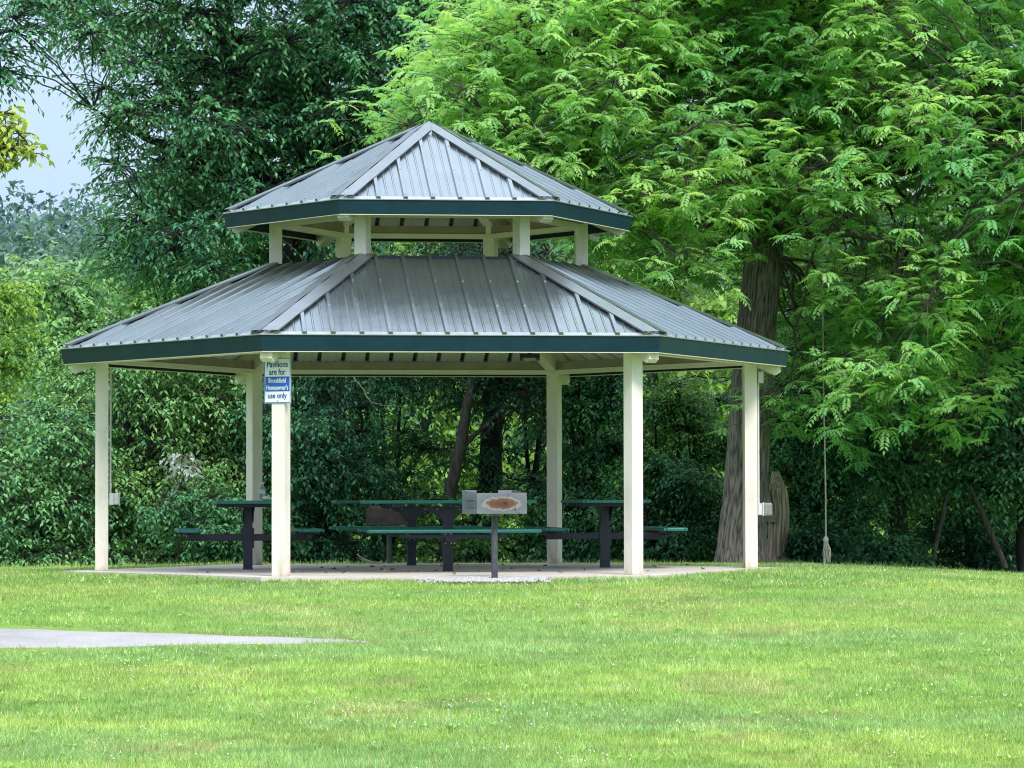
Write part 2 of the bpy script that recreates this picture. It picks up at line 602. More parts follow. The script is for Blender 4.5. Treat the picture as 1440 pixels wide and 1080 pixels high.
def roof_tier(name, ae, ze, at, zt, fz0, fz1, parent, beam_r, beam_z, cap_w, rafter, post_r):
    slope = math.atan2(zt - ze, ae - at)
    cs, sn = math.cos(slope), math.sin(slope)
    half = ae * T30
    root = None
    cbb, ctint = B(), []

    def panel(k, off, mat, nm, par, inset=0.0, into=None):
        prof = rib_profile(half)
        us = sorted(set([round(u, 5) for u, h in prof if abs(u) < half - inset] + [-(half - inset), half - inset, -at * T30, at * T30]))
        pu = np.array([p[0] for p in prof])
        ph = np.array([p[1] for p in prof])
        bb = into or B()
        lo, hi = [], []
        for u in us:
            h = float(np.interp(u, pu, ph)) + off
            a1 = max(at, abs(u) / T30)
            a0 = ae - inset
            for lst, a in ((lo, a0), (hi, min(a1, a0))):
                t = (ae - a) / (ae - at)
                z = ze + (zt - ze) * t
                lst.append(bb.bm.verts.new(face_pt(k, a + h * sn, u, z + h * cs)))
                if into:
                    ctint.append((.10, .11, .11) if h - off > .012 else (.80, .765, .72))  # recess shade of the rib channels is put into the tint
        for i in range(len(us) - 1):
            ids = [lo[i], lo[i + 1], hi[i + 1], hi[i]]
            try:
                if (ids[1].co - ids[2].co).length < 1e-6:
                    ids.pop(2)
                if (ids[0].co - ids[-1].co).length < 1e-6:
                    ids.pop(-1)
                if len(ids) >= 3:
                    bb.bm.faces.new(ids)
            except ValueError:
                pass
        if into:
            return None
        # closure at the eave, filling the open rib ends
        ft = [bb.bm.verts.new(face_pt(k, ae - inset, u, ze - .006)) for u in us]
        for i in range(len(us) - 1):
            bb.bm.faces.new((ft[i], ft[i + 1], lo[i + 1], lo[i]))
        return bb.done(nm, mat, par, False, 1)

    # the painted ceiling is the carrying part of the tier
    for k in range(6):
        panel(k, -.006, None, None, None, .03, cbb)
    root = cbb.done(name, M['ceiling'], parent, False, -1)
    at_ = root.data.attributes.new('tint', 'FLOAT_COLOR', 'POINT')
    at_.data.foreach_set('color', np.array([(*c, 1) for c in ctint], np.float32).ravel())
    for k in range(6):
        L = beam_r - .09
        m = k * PI / 3 + PI / 6
        rm = Matrix.Rotation(m, 4, 'Z')
        B().box((beam_r * .866, 0, (beam_z[0] + .055 + beam_z[1]) / 2), (.085, L, beam_z[1] - beam_z[0] - .055), rm, .004).done('beam', M['cream_shade'], root)
    for k in range(6):
        m = k * PI / 3 + PI / 6
        rm = Matrix.Rotation(m, 4, 'Z')
        B().box((beam_r * .866, 0, beam_z[0] + .0265), (.115, beam_r - .085, .053), rm, .004).done('beam_lip', M['cream_lip'], root)
    for k in range(6):
        panel(k, 0, M['roof'], 'roof_panel', root)
    # eaves
    for k in range(6):
        bb = B()
        w = ae * T30
        wi = (ae - .03) * T30
        aeb = ae - .022
        quad = lambda a0, z0, a1, z1: bb.poly([face_pt(k, a0, -a0 * T30, z0), face_pt(k, a0, a0 * T30, z0), face_pt(k, a1, a1 * T30, z1), face_pt(k, a1, -a1 * T30, z1)])
        quad(ae + .004, fz1, aeb, fz0)
        quad(aeb, fz0, aeb - .03, fz0)
        quad(aeb - .03, fz0, ae - .03, fz1)
        quad(ae - .03, fz1, ae + .004, fz1)
        bb.done('fascia', M['fascia'], root)
        bb = B()
        quad(ae + .014, fz1 + .010, ae + .014, fz1 + .0015)
        quad(ae + .014, fz1 + .0015, ae - .02, fz1 + .0015)
        quad(ae + .014, fz1 + .010, ae - .05, fz1 + .010 + .064 * math.tan(slope))
        bb.done('drip_edge', M['trim'], root)
        bb = B()
        quad(aeb - .004, fz0 - .002, aeb - .004, fz0 - .010)
        quad(aeb - .004, fz0 - .010, aeb - .05, fz0 - .010)
        quad(aeb - .05, fz0 - .010, aeb - .05, fz0 - .002)
        bb.done('soffit_strip', M['cream_lip'], root)
    # screws along the eave and ribs
    bb = B()
    for k in range(6):
        n = int(half / .288) + 1
        for i in range(-n, n + 1):
            u = (i + .5) * .288
            for a in ([ae - .05] if abs(u) < half - .06 else []) + [ae - .05 - q for q in (.62, 1.24, 1.86)]:
                if abs(u) > a * T30 - .17 or a < at + .1:
                    continue
                t = (ae - a) / (ae - at)
                z = ze + (zt - ze) * t
                h = .038
                bb.box(face_pt(k, a + h * sn, u, z + h * cs), (.010, .010, .006))
    bb.done('screw', M['trim'], root)['kind'] = 'stuff'
    # hip caps
    for k in range(6):
        bb = B()
        ang = k * PI / 3
        lift = .042
        e = Vector((ae / .866 * math.cos(ang), ae / .866 * math.sin(ang), ze))
        t = Vector((at / .866 * math.cos(ang), at / .866 * math.sin(ang), zt))
        hd = (t - e).normalized()
        e = e - hd * -.015
        for sgn, kf in ((1, k), (-1, k - 1)):
            m = kf * PI / 3 + PI / 6
            nrm = Vector((math.cos(m) * sn, math.sin(m) * sn, cs))
            tang = Vector((-math.sin(m), math.cos(m), 0)) * sgn
            side = tang - hd * tang.dot(hd)
            side.normalize()
            side = (side - nrm * side.dot(nrm)).normalized()
            # trim foot so that the cap ends along the eave, not past it
            upv = Vector((-math.cos(m) * cs, -math.sin(m) * cs, sn))
            foot = -side.dot(upv) * cap_w / hd.dot(upv)
            l = nrm * lift
            p0, p1 = e + l * 1.0, t + l
            q0 = e + side * cap_w + hd * foot + l
            q1 = t + side * cap_w + l + hd * (foot if at > .3 else -cap_w * 1.4)
            q0d, q1d = q0 - nrm * .02, q1 - nrm * .02
            bb.poly([p0, q0, q1, p1])
            bb.poly([q0, q0d, q1d, q1])
        bmesh.ops.remove_doubles(bb.bm, verts=bb.bm.verts, dist=1e-4)
        bb.done('hip_cap', M['cap'], root)
    # hip rafters
    for k in range(6):
        ang = k * PI / 3
        fr = lambda a, s, z: (a * math.cos(ang) - s * math.sin(ang), a * math.sin(ang) + s * math.cos(ang), z)
        hs = (zt - ze) / ((ae - at) / .866)
        ro, ri, dep, zn = rafter
        ztop = lambda r: ze + (ae / .866 - r) * hs - .035
        zb = lambda r: zn + (ro - .05 - r) * hs
        pts = [(ro, ztop(ro) - .0), (ro, zn + .035), (ro - .05, zn)]
        pts += [(ri, zb(ri)), (ri, ztop(ri))]
        bb = B()
        bb.extrude_profile(pts, fr, .125)
        bb.done('hip_rafter', M['cream_lip'], root)
    return root


lower = roof_tier('lower_roof', 3.502, 2.427, 1.524, 3.345, 2.262, 2.418, pav, 3.60, (2.27, 2.42), .145, (3.94, 1.62, .26, 2.155), 3.6)
upper = roof_tier('upper_roof', 1.967, 3.925, .06, 4.905, 3.772, 3.916, pav, 1.70, (3.775, 3.915), .125, (2.18, .06, .22, 3.70), 1.7)
# ring where the lower roof meets the upper posts
bb = B()
for k in range(6):
    m = k * PI / 3 + PI / 6
    rm = Matrix.Rotation(m, 4, 'Z')
    bb.box((1.505, 0, 3.30), (.05, 1.505 * T30 * 2 - .005, .12), rm, .003)
bb.done('top_curb', M['fascia'], lower)
b = B()
pk = [(0.165 * math.cos(k * PI / 3), .165 * math.sin(k * PI / 3), 4.865) for k in range(6)]
ap = b.bm.verts.new((0, 0, 4.972))
pv = [b.bm.verts.new(p) for p in pk]
pl = [b.bm.verts.new((p[0] * 1.01, p[1] * 1.01, p[2] - .02)) for p in pk]
for k in range(6):
    b.bm.faces.new((pv[k], pv[(k + 1) % 6], ap))
    b.bm.faces.new((pl[k], pl[(k + 1) % 6], pv[(k + 1) % 6], pv[k]))
b.done('peak_cap', M['cap'], upper)
for k in range(6):
    a = k * PI / 3
    p = B().box((0, 0, 1.17), (.142, .142, 2.34), None, .006).done('post', M['post'], pav)
    p.location = (3.6 * math.cos(a), 3.6 * math.sin(a), 0)
    p.rotation_euler = (0, 0, a)
    p = B().box((0, 0, .36), (.135, .135, .80), None, .005).done('upper_post', M['cream'], pav)
    p.location = (1.70 * math.cos(a), 1.70 * math.sin(a), 3.19)
    p.rotation_euler = (0, 0, a)


def pav_w(r, ang_deg, z):
    a = PHI + R_(ang_deg)
    return Vector((r * math.cos(a), r * math.sin(a), z))


# ------------------------------------------------------------------ sign on the front-left post
def text_obj(s, size, mat, parent, loc, width=None, name='lettering', bold=.0):
    cu = bpy.data.curves.new('lettering', 'FONT')
    cu.body = s
    cu.size = size
    cu.align_x = 'CENTER'
    cu.extrude = .0008
    cu.offset = bold
    tmp = bpy.data.objects.new('tmp', cu)
    C.objects.link(tmp)
    bpy.context.view_layer.update()
    dg = bpy.context.evaluated_depsgraph_get()
    me = bpy.data.meshes.new_from_object(tmp.evaluated_get(dg))
    bpy.data.objects.remove(tmp)
    bpy.data.curves.remove(cu)
    n = len(me.vertices)
    co = np.zeros(n * 3)
    me.vertices.foreach_get('co', co)
    co = co.reshape(-1, 3)
    w = co[:, 0].max() - co[:, 0].min()
    k = (width / w) if width else 1
    cx = (co[:, 0].max() + co[:, 0].min()) / 2
    out = np.stack([(co[:, 0] - cx) * k, -co[:, 2], co[:, 1]], 1)
    me.vertices.foreach_set('co', out.ravel())
    me.materials.clear()
    me.update()
    o = link(name, me, mat, parent)
    o.location = loc
    return o


# sign local frame: x right, -y towards the reader
a_fl = PHI + R_(240)
sp = pav_w(3.6 + .071 + .006, 240, 1.975)
sg = thing('pavilion_sign', 'white and blue notice on front left pavilion post under the eave', 'sign', sp, a_fl + PI / 2)
B().box((0, 0, 0), (.305, .006, .46), None, .002).done('sign_plate', M['signwhite'], sg)
bb = B()
for (cx, cz, sx, sz) in ((0, .222, .296, .006), (0, -.222, .296, .006), (-.145, 0, .006, .438), (.145, 0, .006, .438)):
    bb.box((cx, -.0045, cz), (sx, .003, sz))
bb.done('sign_border', M['signblue'], sg)
B().box((0, -.0045, -.035), (.272, .003, .148)).done('blue_band', M['signblue'], sg)
text_obj('Pavilions', .085, M['signtext'], sg, (0, -.005, .135), .235, bold=.0013)
text_obj('are for', .085, M['signtext'], sg, (0, -.005, .058), .185, bold=.0013)
text_obj('Brookfield', .068, M['signwhite'], sg, (0, -.0075, -.022), .195, bold=.0009)
text_obj("Homeowner's", .068, M['signwhite'], sg, (0, -.0075, -.094), .245, bold=.0009)
text_obj('use only', .078, M['signtext'], sg, (0, -.005, -.178), .215, bold=.0013)
for z in (.205, -.205):
    B().cyl((0, -.003, z), (0, -.008, z), .006, n=8).done('bolt', M['galv'], sg)


# ------------------------------------------------------------------ outlets, floodlight, camera
def outlet(ang, z, side, label, bubble):
    a = PHI + R_(ang)
    base = pav_w(3.6, ang, 0)
    t = thing('power_outlet', label, 'power outlet', (base.x, base.y, z), 0, 'outdoor outlets on pavilion posts')
    # stands on the +x side of the post
    x0 = .083
    B().box((x0 + .028, 0, 0), (.05, .085, .13), None, .006).done('outlet_box', M['plastic'], t)
    if bubble:
        B().box((x0 + .11, 0, .0), (.105, .10, .145), None, .022).done('outlet_cover', M['clear'], t)
        B().box((x0 + .06, 0, 0), (.012, .11, .15), None, .003).done('cover_rim', M['plastic'], t)
    else:
        B().box((x0 + .082, 0, 0), (.052, .10, .125), None, .014).done('outlet_cover', M['plastic'], t)
        B().box((x0 + .112, 0, .0), (.008, .07, .155), None, .003).done('cover_rim', M['plastic'], t)
    B().cyl((x0 + .012, 0, .065), (x0 + .012, 0, 2.22 - z), .0105, n=10).done('conduit', M['plastic'], t)
    return t


outlet(180, .785, 1, 'small grey outlet box with conduit on left end post', False)
outlet(0, .655, 1, 'outlet box with clear bubble cover on right end post', True)
jb = pav_w(3.6, 0, 2.13)
t = thing('junction_box', 'small grey junction box high on right end post', 'junction box', (jb.x + .10, jb.y - .02, 2.13))
B().box((.02, 0, 0), (.06, .09, .13), None, .006).done('box_body', M['plastic'], t)
B().box((.055, 0, .01), (.008, .075, .10), None, .003).done('box_lid', M['galv'], t)
w1 = W(745, 504, 40.0)
t = thing('floodlight', 'black floodlight with pale lens hanging under rear roof beam', 'floodlight', (w1[0], w1[1], w1[2]))
B().box((0, 0, .015), (.235, .12, .062), Matrix.Rotation(R_(-12), 4, 'X'), .012).done('lamp_housing', M['black'], t)
B().box((0, -.045, -.026), (.15, .06, .03), Matrix.Rotation(R_(-12), 4, 'X'), .006).done('lamp_lens', M['lens'], t)
B().box((.0, .03, .085), (.05, .03, .09), None, .004).done('bracket', M['black'], t)
uc = pav_w(1.70, 0, 3.68)
t = thing('security_camera', 'small white camera on right side of right upper post', 'camera', (uc.x + .07, uc.y, 3.68))
B().cyl((.0, 0, 0), (.04, 0, 0), .018, n=12).done('mount', M['plastic'], t)
B().cyl((.035, -.02, .022), (.125, -.03, -.02), .033, n=16).done('camera_body', M['signwhite'], t)


# ------------------------------------------------------------------ picnic tables
def make_table(label):
    t = thing('picnic_table', label, 'picnic table', (0, 0, 0), 0, 'picnic tables under the pavilion')
    L, Wd = 1.84, .76

    def slab(cy, z, wd, ln, nm):
        bb = B()
        # steel rim tube
        rim = []
        for (cx, cyy, sx, sy) in ((0, cy - wd / 2 + .016, ln, .032), (0, cy + wd / 2 - .016, ln, .032), (-ln / 2 + .016, cy, .032, wd - .066), (ln / 2 - .016, cy, .032, wd - .066)):
            bb.box((cx, cyy, z), (sx, sy, .036), None, .012)
        # expanded metal: slats both ways
        n = int((wd - .06) / .034)
        for i in range(n):
            yy = cy - wd / 2 + .04 + i * (wd - .08) / max(1, n - 1)
            bb.box((0, yy, z + .006), (ln - .05, .019, .006))
        m = int(ln / .05)
        for i in range(m):
            xx = -ln / 2 + .04 + i * (ln - .08) / (m - 1)
            bb.box((xx, cy, z + .0005), (.022, wd - .05, .005))
        return bb.done(nm, M['greencoat'], t)

    tp = slab(0, .745, Wd, L, 'table_top')
    for x in (-.55, 0, .55):
        B().box((x, 0, .708), (.045, Wd - .1, .038), None, .004).done('top_bearer', M['navy'], tp)
    for s in (-1, 1):
        st = slab(s * .66, .435, .27, L, 'seat')
        for x in (-.5, .5):
            B().box((x, s * .66, .404), (.04, .22, .026), None, .003).done('seat_bearer', M['navy'], st)
        B().box((0, s * .66, .378), (1.15, .05, .03), None, .004).done('seat_bar', M['navy'], st)
        B().box((0, s * .36, .355), (.075, .62, .075), None, .006).done('seat_arm', M['navy'], t)
    ped = B().box((0, 0, .345), (.102, .102, .69), None, .006).done('pedestal', M['navy'], t)
    B().box((0, 0, .007), (.112, .112, .014), None, .003).done('foot_plate', M['navy'], ped)
    for s in (-1, 1):
        B().box((s * .0535, 0, .35), (.005, .135, .22)).done('collar_plate', M['navy'], ped)
        B().box((0, s * .0537, .35), (.112, .005, .22)).done('collar_plate', M['navy'], ped)
    # curved gusset wings under the top, along the table
    for yy in (-.058, .058):
        bb = B()
        prof = []
        for s in (1, -1):
            arc = [(.055, .52), (.075, .56), (.11, .60), (.155, .625), (.21, .633), (.225, .655), (.30, .668), (.40, .69)]
            arc = [(x * s, z) for x, z in arc]
            prof += arc if s == 1 else arc[::-1]
        vs = [bb.bm.verts.new((x, yy - .004, z)) for x, z in prof]
        ws = [bb.bm.verts.new((x, yy + .004, z)) for x, z in prof]
        bb.bm.faces.new(vs)
        bb.bm.faces.new(ws[::-1])
        for i in range(len(vs)):
            j = (i + 1) % len(vs)
            bb.bm.faces.new((vs[i], ws[i], ws[j], vs[j]))
        bb.done('gusset', M['navy'], ped)
    for q in (-1, 1):
        for x in (-.03, .03):
            for z in (.30, .40):
                B().cyl((x, q * .056, z), (x, q * .064, z), .009, n=8).done('bolt', M['galv'], ped)
        for x in (-.25, -.12, .12, .25):
            B().cyl((x, q * .062, .665), (x, q * .068, .665), .008, n=8).done('bolt', M['galv'], ped)
    return t


tb = make_table('long green mesh picnic table nearest the grill, seen side on')
spots = [((.22, -1.0), 0, None),
         ((-.27, 2.35), 0, 'green mesh picnic table at the back, behind the front long table'),
         ((-2.02, .13), PI / 2, 'green mesh picnic table seen end on behind front left post'),
         ((1.96, .85), PI / 2, 'green mesh picnic table seen end on beside front right post')]
for i, ((x, y), r, lab) in enumerate(spots):
    o = tb if i == 0 else copy_tree(tb)
    o.location = (x, y, 0.001)
    o.rotation_euler = (0, 0, PHI + r)
    if lab:
        o['label'] = lab

# bottle and crumpled wrap on the left table
bp = Vector((-1.83, -.25, .769))
t = thing('water_bottle', 'small clear water bottle standing on the left picnic table', 'bottle', bp)
B().lathe([(.028, 0), (.033, .006), (.033, .06), (.030, .075), (.033, .09), (.033, .12), (.020, .15), (.013, .165), (.013, .175)], 18).done('bottle_body', M['clear'], t, True)
B().lathe([(.016, .172), (.016, .192), (.012, .195)], 14).done('bottle_cap', M['signwhite'], t, True)
B().lathe([(.0336, .065), (.0340, .07), (.0340, .112), (.0336, .115)], 18).done('bottle_label', M['plastic'], t, True)
b = B()
bmesh.ops.create_icosphere(b.bm, subdivisions=2, radius=.045)
for v in b.bm.verts:
    nn = mnoise.noise(v.co * 40) * .02
    v.co = Vector((v.co.x * 1.2 + nn, v.co.y + nn, max(-.02, v.co.z * .55 + nn)))
o = b.done('paper_napkin', M['signwhite'])
o.location = (-1.78, -.36, .789)
tag(o, 'crumpled white paper napkin beside the water bottle', 'napkin')


# ------------------------------------------------------------------ park grills
def make_grill(label):
    t = thing('park_grill', label, 'grill', (0, 0, 0), 0, 'steel pedestal grills')
    B().cyl((0, 0, -.3), (0, 0, .69), .032, n=16).done('post', M['steel'], t, False)
    bb = B()
    w, dpt, h, z0, th = .54, .36, .205, .68, .006
    bb.box((0, 0, z0), (w, dpt, th))
    bb.box((0, -dpt / 2, z0 + h / 2), (w + .006, th, h))
    # slanted side wings
    for s in (-1, 1):
        bb.poly([(s * w / 2, -dpt / 2, z0), (s * w / 2, dpt / 2, z0), (s * w / 2, dpt / 2, z0 + h + .03), (s * w / 2, -dpt / 2, z0 + h)])
        bb.poly([(s * (w / 2 + .005), -dpt / 2, z0), (s * (w / 2 + .005), dpt / 2, z0), (s * (w / 2 + .005), dpt / 2, z0 + h + .03), (s * (w / 2 + .005), -dpt / 2, z0 + h)])
        bb.box((s * w * .36, dpt / 2, z0 + h / 2 + .02), (w * .28, th, h + .02))
        for q in (.35, .7):
            bb.box((s * (w / 2 + .01), -.04, z0 + h * q), (.012, dpt * .6, .012))
    bx = bb.done('fire_box', M['rust'], t)
    bb = B()
    for i in range(13):
        bb.cyl((-w / 2 + .03 + i * .04, -dpt / 2 + .01, z0 + .13), (-w / 2 + .03 + i * .04, dpt / 2 - .01, z0 + .13), .005, n=6)
    bb.done('grate', M['galv'], bx)
    B().box((0, 0, z0 - .012), (.14, .14, .012)).done('mount_plate', M['galv'], t)
    return t


g = make_grill('weathered steel pedestal grill with rusty burn mark standing in front of slab')
gp = ground_hit(695, 818)
g.location = (gp[0], gp[1], float(gz(*gp)) + .0)
g.rotation_euler = (0, 0, R_(24))
g2 = copy_tree(g)
g2['label'] = 'rusty second grill seen under the table tops behind the slab'
q = W(547, 720, 43.2)
g2.location = (q[0], q[1], float(gz(q[0], q[1])) - .16)
g2.rotation_euler = (0, 0, R_(-5))
GRILL = (gp[0], gp[1])

M['rust_shaded'] = surf('shaded_rusted_steel', (.02, .02, .026), (.075, .05, .045), 9, .7)  # darker rusted steel: the rear grill's shade is put into its colour
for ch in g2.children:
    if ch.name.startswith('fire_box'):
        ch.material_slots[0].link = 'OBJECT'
        ch.material_slots[0].material = M['rust_shaded']
# gravel under the grill
n = 5200
gxp = GRILL[0] - .12 + rng.normal(0, .34, n)
gyp = GRILL[1] + .05 + rng.normal(0, .26, n)
keep = ~in_hex(gxp, gyp, 4.11) & (np.abs(gxp - GRILL[0] + .1) < .66) & (gyp > GRILL[1] - .45)
gxp, gyp = gxp[keep], gyp[keep]
n = len(gxp)
oct_v = np.array([[1, 0, 0], [0, 1, 0], [-1, 0, 0], [0, -1, 0], [0, 0, 1], [0, 0, -1]], float)
oct_f = np.array([[0, 1, 4], [1, 2, 4], [2, 3, 4], [3, 0, 4], [1, 0, 5], [2, 1, 5], [3, 2, 5], [0, 3, 5]])
s = rng.uniform(.008, .02, (n, 1, 1)) * rng.uniform(.6, 1.2, (n, 1, 3))
ang = rng.uniform(0, 6.28, n)
ov = oct_v[None] * s + rng.normal(0, .002, (n, 6, 3))
rot = np.stack([ov[..., 0] * np.cos(ang)[:, None] - ov[..., 1] * np.sin(ang)[:, None], ov[..., 0] * np.sin(ang)[:, None] + ov[..., 1] * np.cos(ang)[:, None], ov[..., 2]], -1)
pos = np.stack([gxp, gyp, gz(gxp, gyp) + .02 + .012 * rng.random(n)], 1)
GV = (rot + pos[:, None]).reshape(-1, 3)
GF = (oct_f[None] + 6 * np.arange(n)[:, None, None]).reshape(-1, 3)
o = link('gravel', np_mesh('gravel', GV, GF), M['stone'])
tag(o, 'patch of pale grey gravel around the front grill post', 'gravel', kind='stuff')


# ------------------------------------------------------------------ vegetation tools
def frame_from(d):
    ref = np.where(np.abs(d[:, 2:3]) > .9, np.array([[1., 0, 0]]), np.array([[0, 0, 1.]]))
    s = unit(np.cross(d, ref))
    return s, np.cross(s, d)


class Acc:
    def __init__(self):
        self.v, self.f, self.c, self.n = [], [], [], 0

    def add(self, V, Fq, col=None):
        self.v.append(V)
        self.f.append(Fq + self.n)
        if col is not None:
            self.c.append(col)
        self.n += len(V)

    def mesh(self, name):
        return np_mesh(name, np.concatenate(self.v), np.concatenate(self.f), np.concatenate(self.c) if self.c else None)


def add_leaves(acc, P, D, N, L, Wd, col, fold=.18, wide=.42):
    """kite-shaped leaves: P base, D direction, N rough normal, L length, Wd width, col (M,3)"""
    D = unit(D)
    S = unit(np.cross(D, N))
    N2 = np.cross(S, D)
    L = np.asarray(L).reshape(-1, 1)
    Wd = np.asarray(Wd).reshape(-1, 1)
    mid = P + D * L * wide
    a = mid + S * Wd / 2 + N2 * Wd * fold
    b_ = mid - S * Wd / 2 + N2 * Wd * fold
    tip = P + D * L - np.array([0, 0, .12]) * L
    V = np.stack([P, a, tip, b_], 1).reshape(-1, 3)
    m = len(P)
    Fq = np.arange(m * 4).reshape(m, 4)
    acc.add(V, Fq, np.repeat(col, 4, 0))


def add_tubes(acc, P, Rr, sides=5):
    """P (n,k,3) polylines with the same k; Rr (n,k)"""
    n, k, _ = P.shape
    T = np.gradient(P, axis=1)
    T = unit(T.reshape(-1, 3))
    s, u = frame_from(T)
    th = np.arange(sides) * 2 * PI / sides
    ring = (P.reshape(-1, 1, 3) + Rr.reshape(-1, 1, 1) * (np.cos(th)[None, :, None] * s[:, None] + np.sin(th)[None, :, None] * u[:, None]))
    V = ring.reshape(-1, 3)
    base = (np.arange(n)[:, None, None, None] * k + np.arange(k - 1)[None, :, None, None]) * sides
    j = np.arange(sides)[None, None, :, None]
    jn = (j + 1) % sides
    Fq = np.concatenate([base + j, base + jn, base + sides + jn, base + sides + j], 3).reshape(-1, 4)
    acc.add(V, Fq)


def polyline_tube(acc, pts, radii, sides=10, step=.25, wob=.0):
    pts = np.array(pts, float)
    seg = np.linalg.norm(np.diff(pts, axis=0), axis=1)
    t = np.concatenate([[0], np.cumsum(seg)])
    n = max(3, int(t[-1] / step) + 1)
    tt = np.linspace(0, t[-1], n)
    # smooth by Catmull-like double interp
    P = np.stack([np.interp(tt, t, pts[:, i]) for i in range(3)], 1)
    for _ in range(3):
        P[1:-1] = .25 * P[:-2] + .5 * P[1:-1] + .25 * P[2:]
    if wob:
        P[1:-1] += rng.normal(0, wob, (n - 2, 3))
    r = np.interp(tt, t, radii)
    add_tubes(acc, P[None], r[None], sides)
    return P, r


def clump_color(n, dark, light, mean=.5, sd=.22):
    """per-leaf colours between dark and light"""
    t = np.clip(rng.normal(mean, sd, n), 0, 1)[:, None]
    return np.array(dark) * (1 - t) + np.array(light) * t


def in_poly(x, y, poly):
    inside = False
    n = len(poly)
    j = n - 1
    for i in range(n):
        xi, yi = poly[i]
        xj, yj = poly[j]
        if (yi > y) != (yj > y) and x < (xj - xi) * (y - yi) / (yj - yi) + xi:
            inside = not inside
        j = i
    return inside


def sample_poly(poly, n, d0, d1, keep=None, mind=0.0):
    xs = [p[0] for p in poly]
    ys = [p[1] for p in poly]
    out = []
    tries = 0
    while len(out) < n and tries < n * 60:
        tries += 1
        x, y = rng.uniform(min(xs), max(xs)), rng.uniform(min(ys), max(ys))
        if not in_poly(x, y, poly):
            continue
        d = rng.uniform(d0, d1)
        if keep and not keep(x, y, d):
            continue
        p = W(x, y, d)
        if mind and out and np.min(np.linalg.norm(np.array(out) - p, axis=1)) < mind:
            continue
        out.append(p)
    return np.array(out)


def spray_foliage(crown, wood, centers, radii, per, leaf_len, leaf_w, dark, light, droop=.35, nleaf=12, spray_len=.8, tint_sd=.2, wood_r=.006, twig=True, exposure_z=None, flat=.5):
    """centers (n,3): each clump sends out 'per' sprays of nleaf leaves"""
    n = len(centers)
    if n == 0:
        return
    rad = np.asarray(radii)
    if rad.ndim == 0:
        rad = np.full(n, float(rad))
    Cn = np.repeat(centers, per, 0)
    rr = np.repeat(rad, per)
    m = len(Cn)
    dirs = unit(rng.normal(0, 1, (m, 3)) * np.array([1, 1, flat]) + np.array([0, 0, .12]))
    r0 = rng.uniform(.05, .75, (m, 1)) * rr[:, None]
    Bs = Cn + dirs * r0 * np.array([1, 1, .8])
    Ln = spray_len * rng.uniform(.6, 1.25, (m, 1))
    tone = np.repeat(rng.normal(.5, tint_sd, n), per) + rng.normal(0, tint_sd * .7, m)
    tt = np.linspace(.12, 1, nleaf)
    zz = np.array([0, 0, 1.])
    curve = lambda t: Bs + dirs * Ln * t - zz * (droop * Ln * t * t)
    if twig:
        k = 4
        P = np.stack([curve(q) for q in np.linspace(0, .95, k)], 1)
        # connect back to the clump's centre
        P[:, 0] = Cn + (P[:, 0] - Cn) * .15
        add_tubes(wood, P, np.broadcast_to(np.array([wood_r * 1.6, wood_r * 1.2, wood_r, wood_r * .5]), (m, k)), 3)
    for j, t in enumerate(tt):
        p = curve(t) + rng.normal(0, .02, (m, 3))
        tan = unit(dirs - zz * 2 * droop * t)
        s = unit(np.cross(tan, zz) + 1e-6)
        sg = 1 if j % 2 else -1
        D = tan * rng.uniform(.2, .9, (m, 1)) + s * sg * rng.uniform(.5, 1., (m, 1)) - zz * rng.uniform(.05, .7, (m, 1))
        N = zz + rng.normal(0, .45, (m, 3))
        sz = rng.uniform(.7, 1.2, m)
        q = np.clip(tone + rng.normal(0, .12, m) + .12 * t, 0, 1)[:, None]
        col = np.array(dark) * (1 - q) + np.array(light) * q
        add_leaves(crown, p, D, N, leaf_len * sz, leaf_w * sz, col)


def limbs_to(wood, skel, skel_r, centers, r0=.05, sag=.1):
    """branches from the nearest lower point of the skeleton to each clump"""
    P = []
    Rr = []
    for c in centers:
        d = np.linalg.norm(skel - c, axis=1) + np.where(skel[:, 2] > c[2] - .1, 1.2, 0) + .35 * np.maximum(0, c[2] - skel[:, 2] - 2.5)
        i = int(np.argmin(d))
        a = skel[i]
        L = np.linalg.norm(c - a)
        mid = (a + c) / 2 + np.array([0, 0, sag * L]) + rng.normal(0, .06 * L, 3)
        t = np.linspace(0, 1, 9)[:, None]
        pl_ = (1 - t) ** 2 * a + 2 * t * (1 - t) * mid + t * t * c
        pl_[1:-1] += rng.normal(0, .015 * L, (7, 3))
        P.append(pl_)
        ra = min(r0 * (0.5 + .22 * L), skel_r[i] * .8)
        Rr.append(np.linspace(ra, .010, 9))
    add_tubes(wood, np.array(P), np.array(Rr), 5)


def finish_tree(name, label, cat, base, crown, wood, bark, leafm, group=None, bole=None):
    t = thing(name, label, cat, tuple(base), 0, group)
    off = np.array(base)
    for acc in (crown, wood) + ((bole,) if bole else ()):
        acc.v = [v - off for v in acc.v]
    if wood.n:
        link('branches' if bole else 'trunk', wood.mesh('trunk'), bark, t, True)
    if bole:
        link('trunk', bole.mesh('trunk'), M['bark_ridged'], t, True)
    if crown.n:
        link('crown', crown.mesh('crown'), leafm, t)
    return t


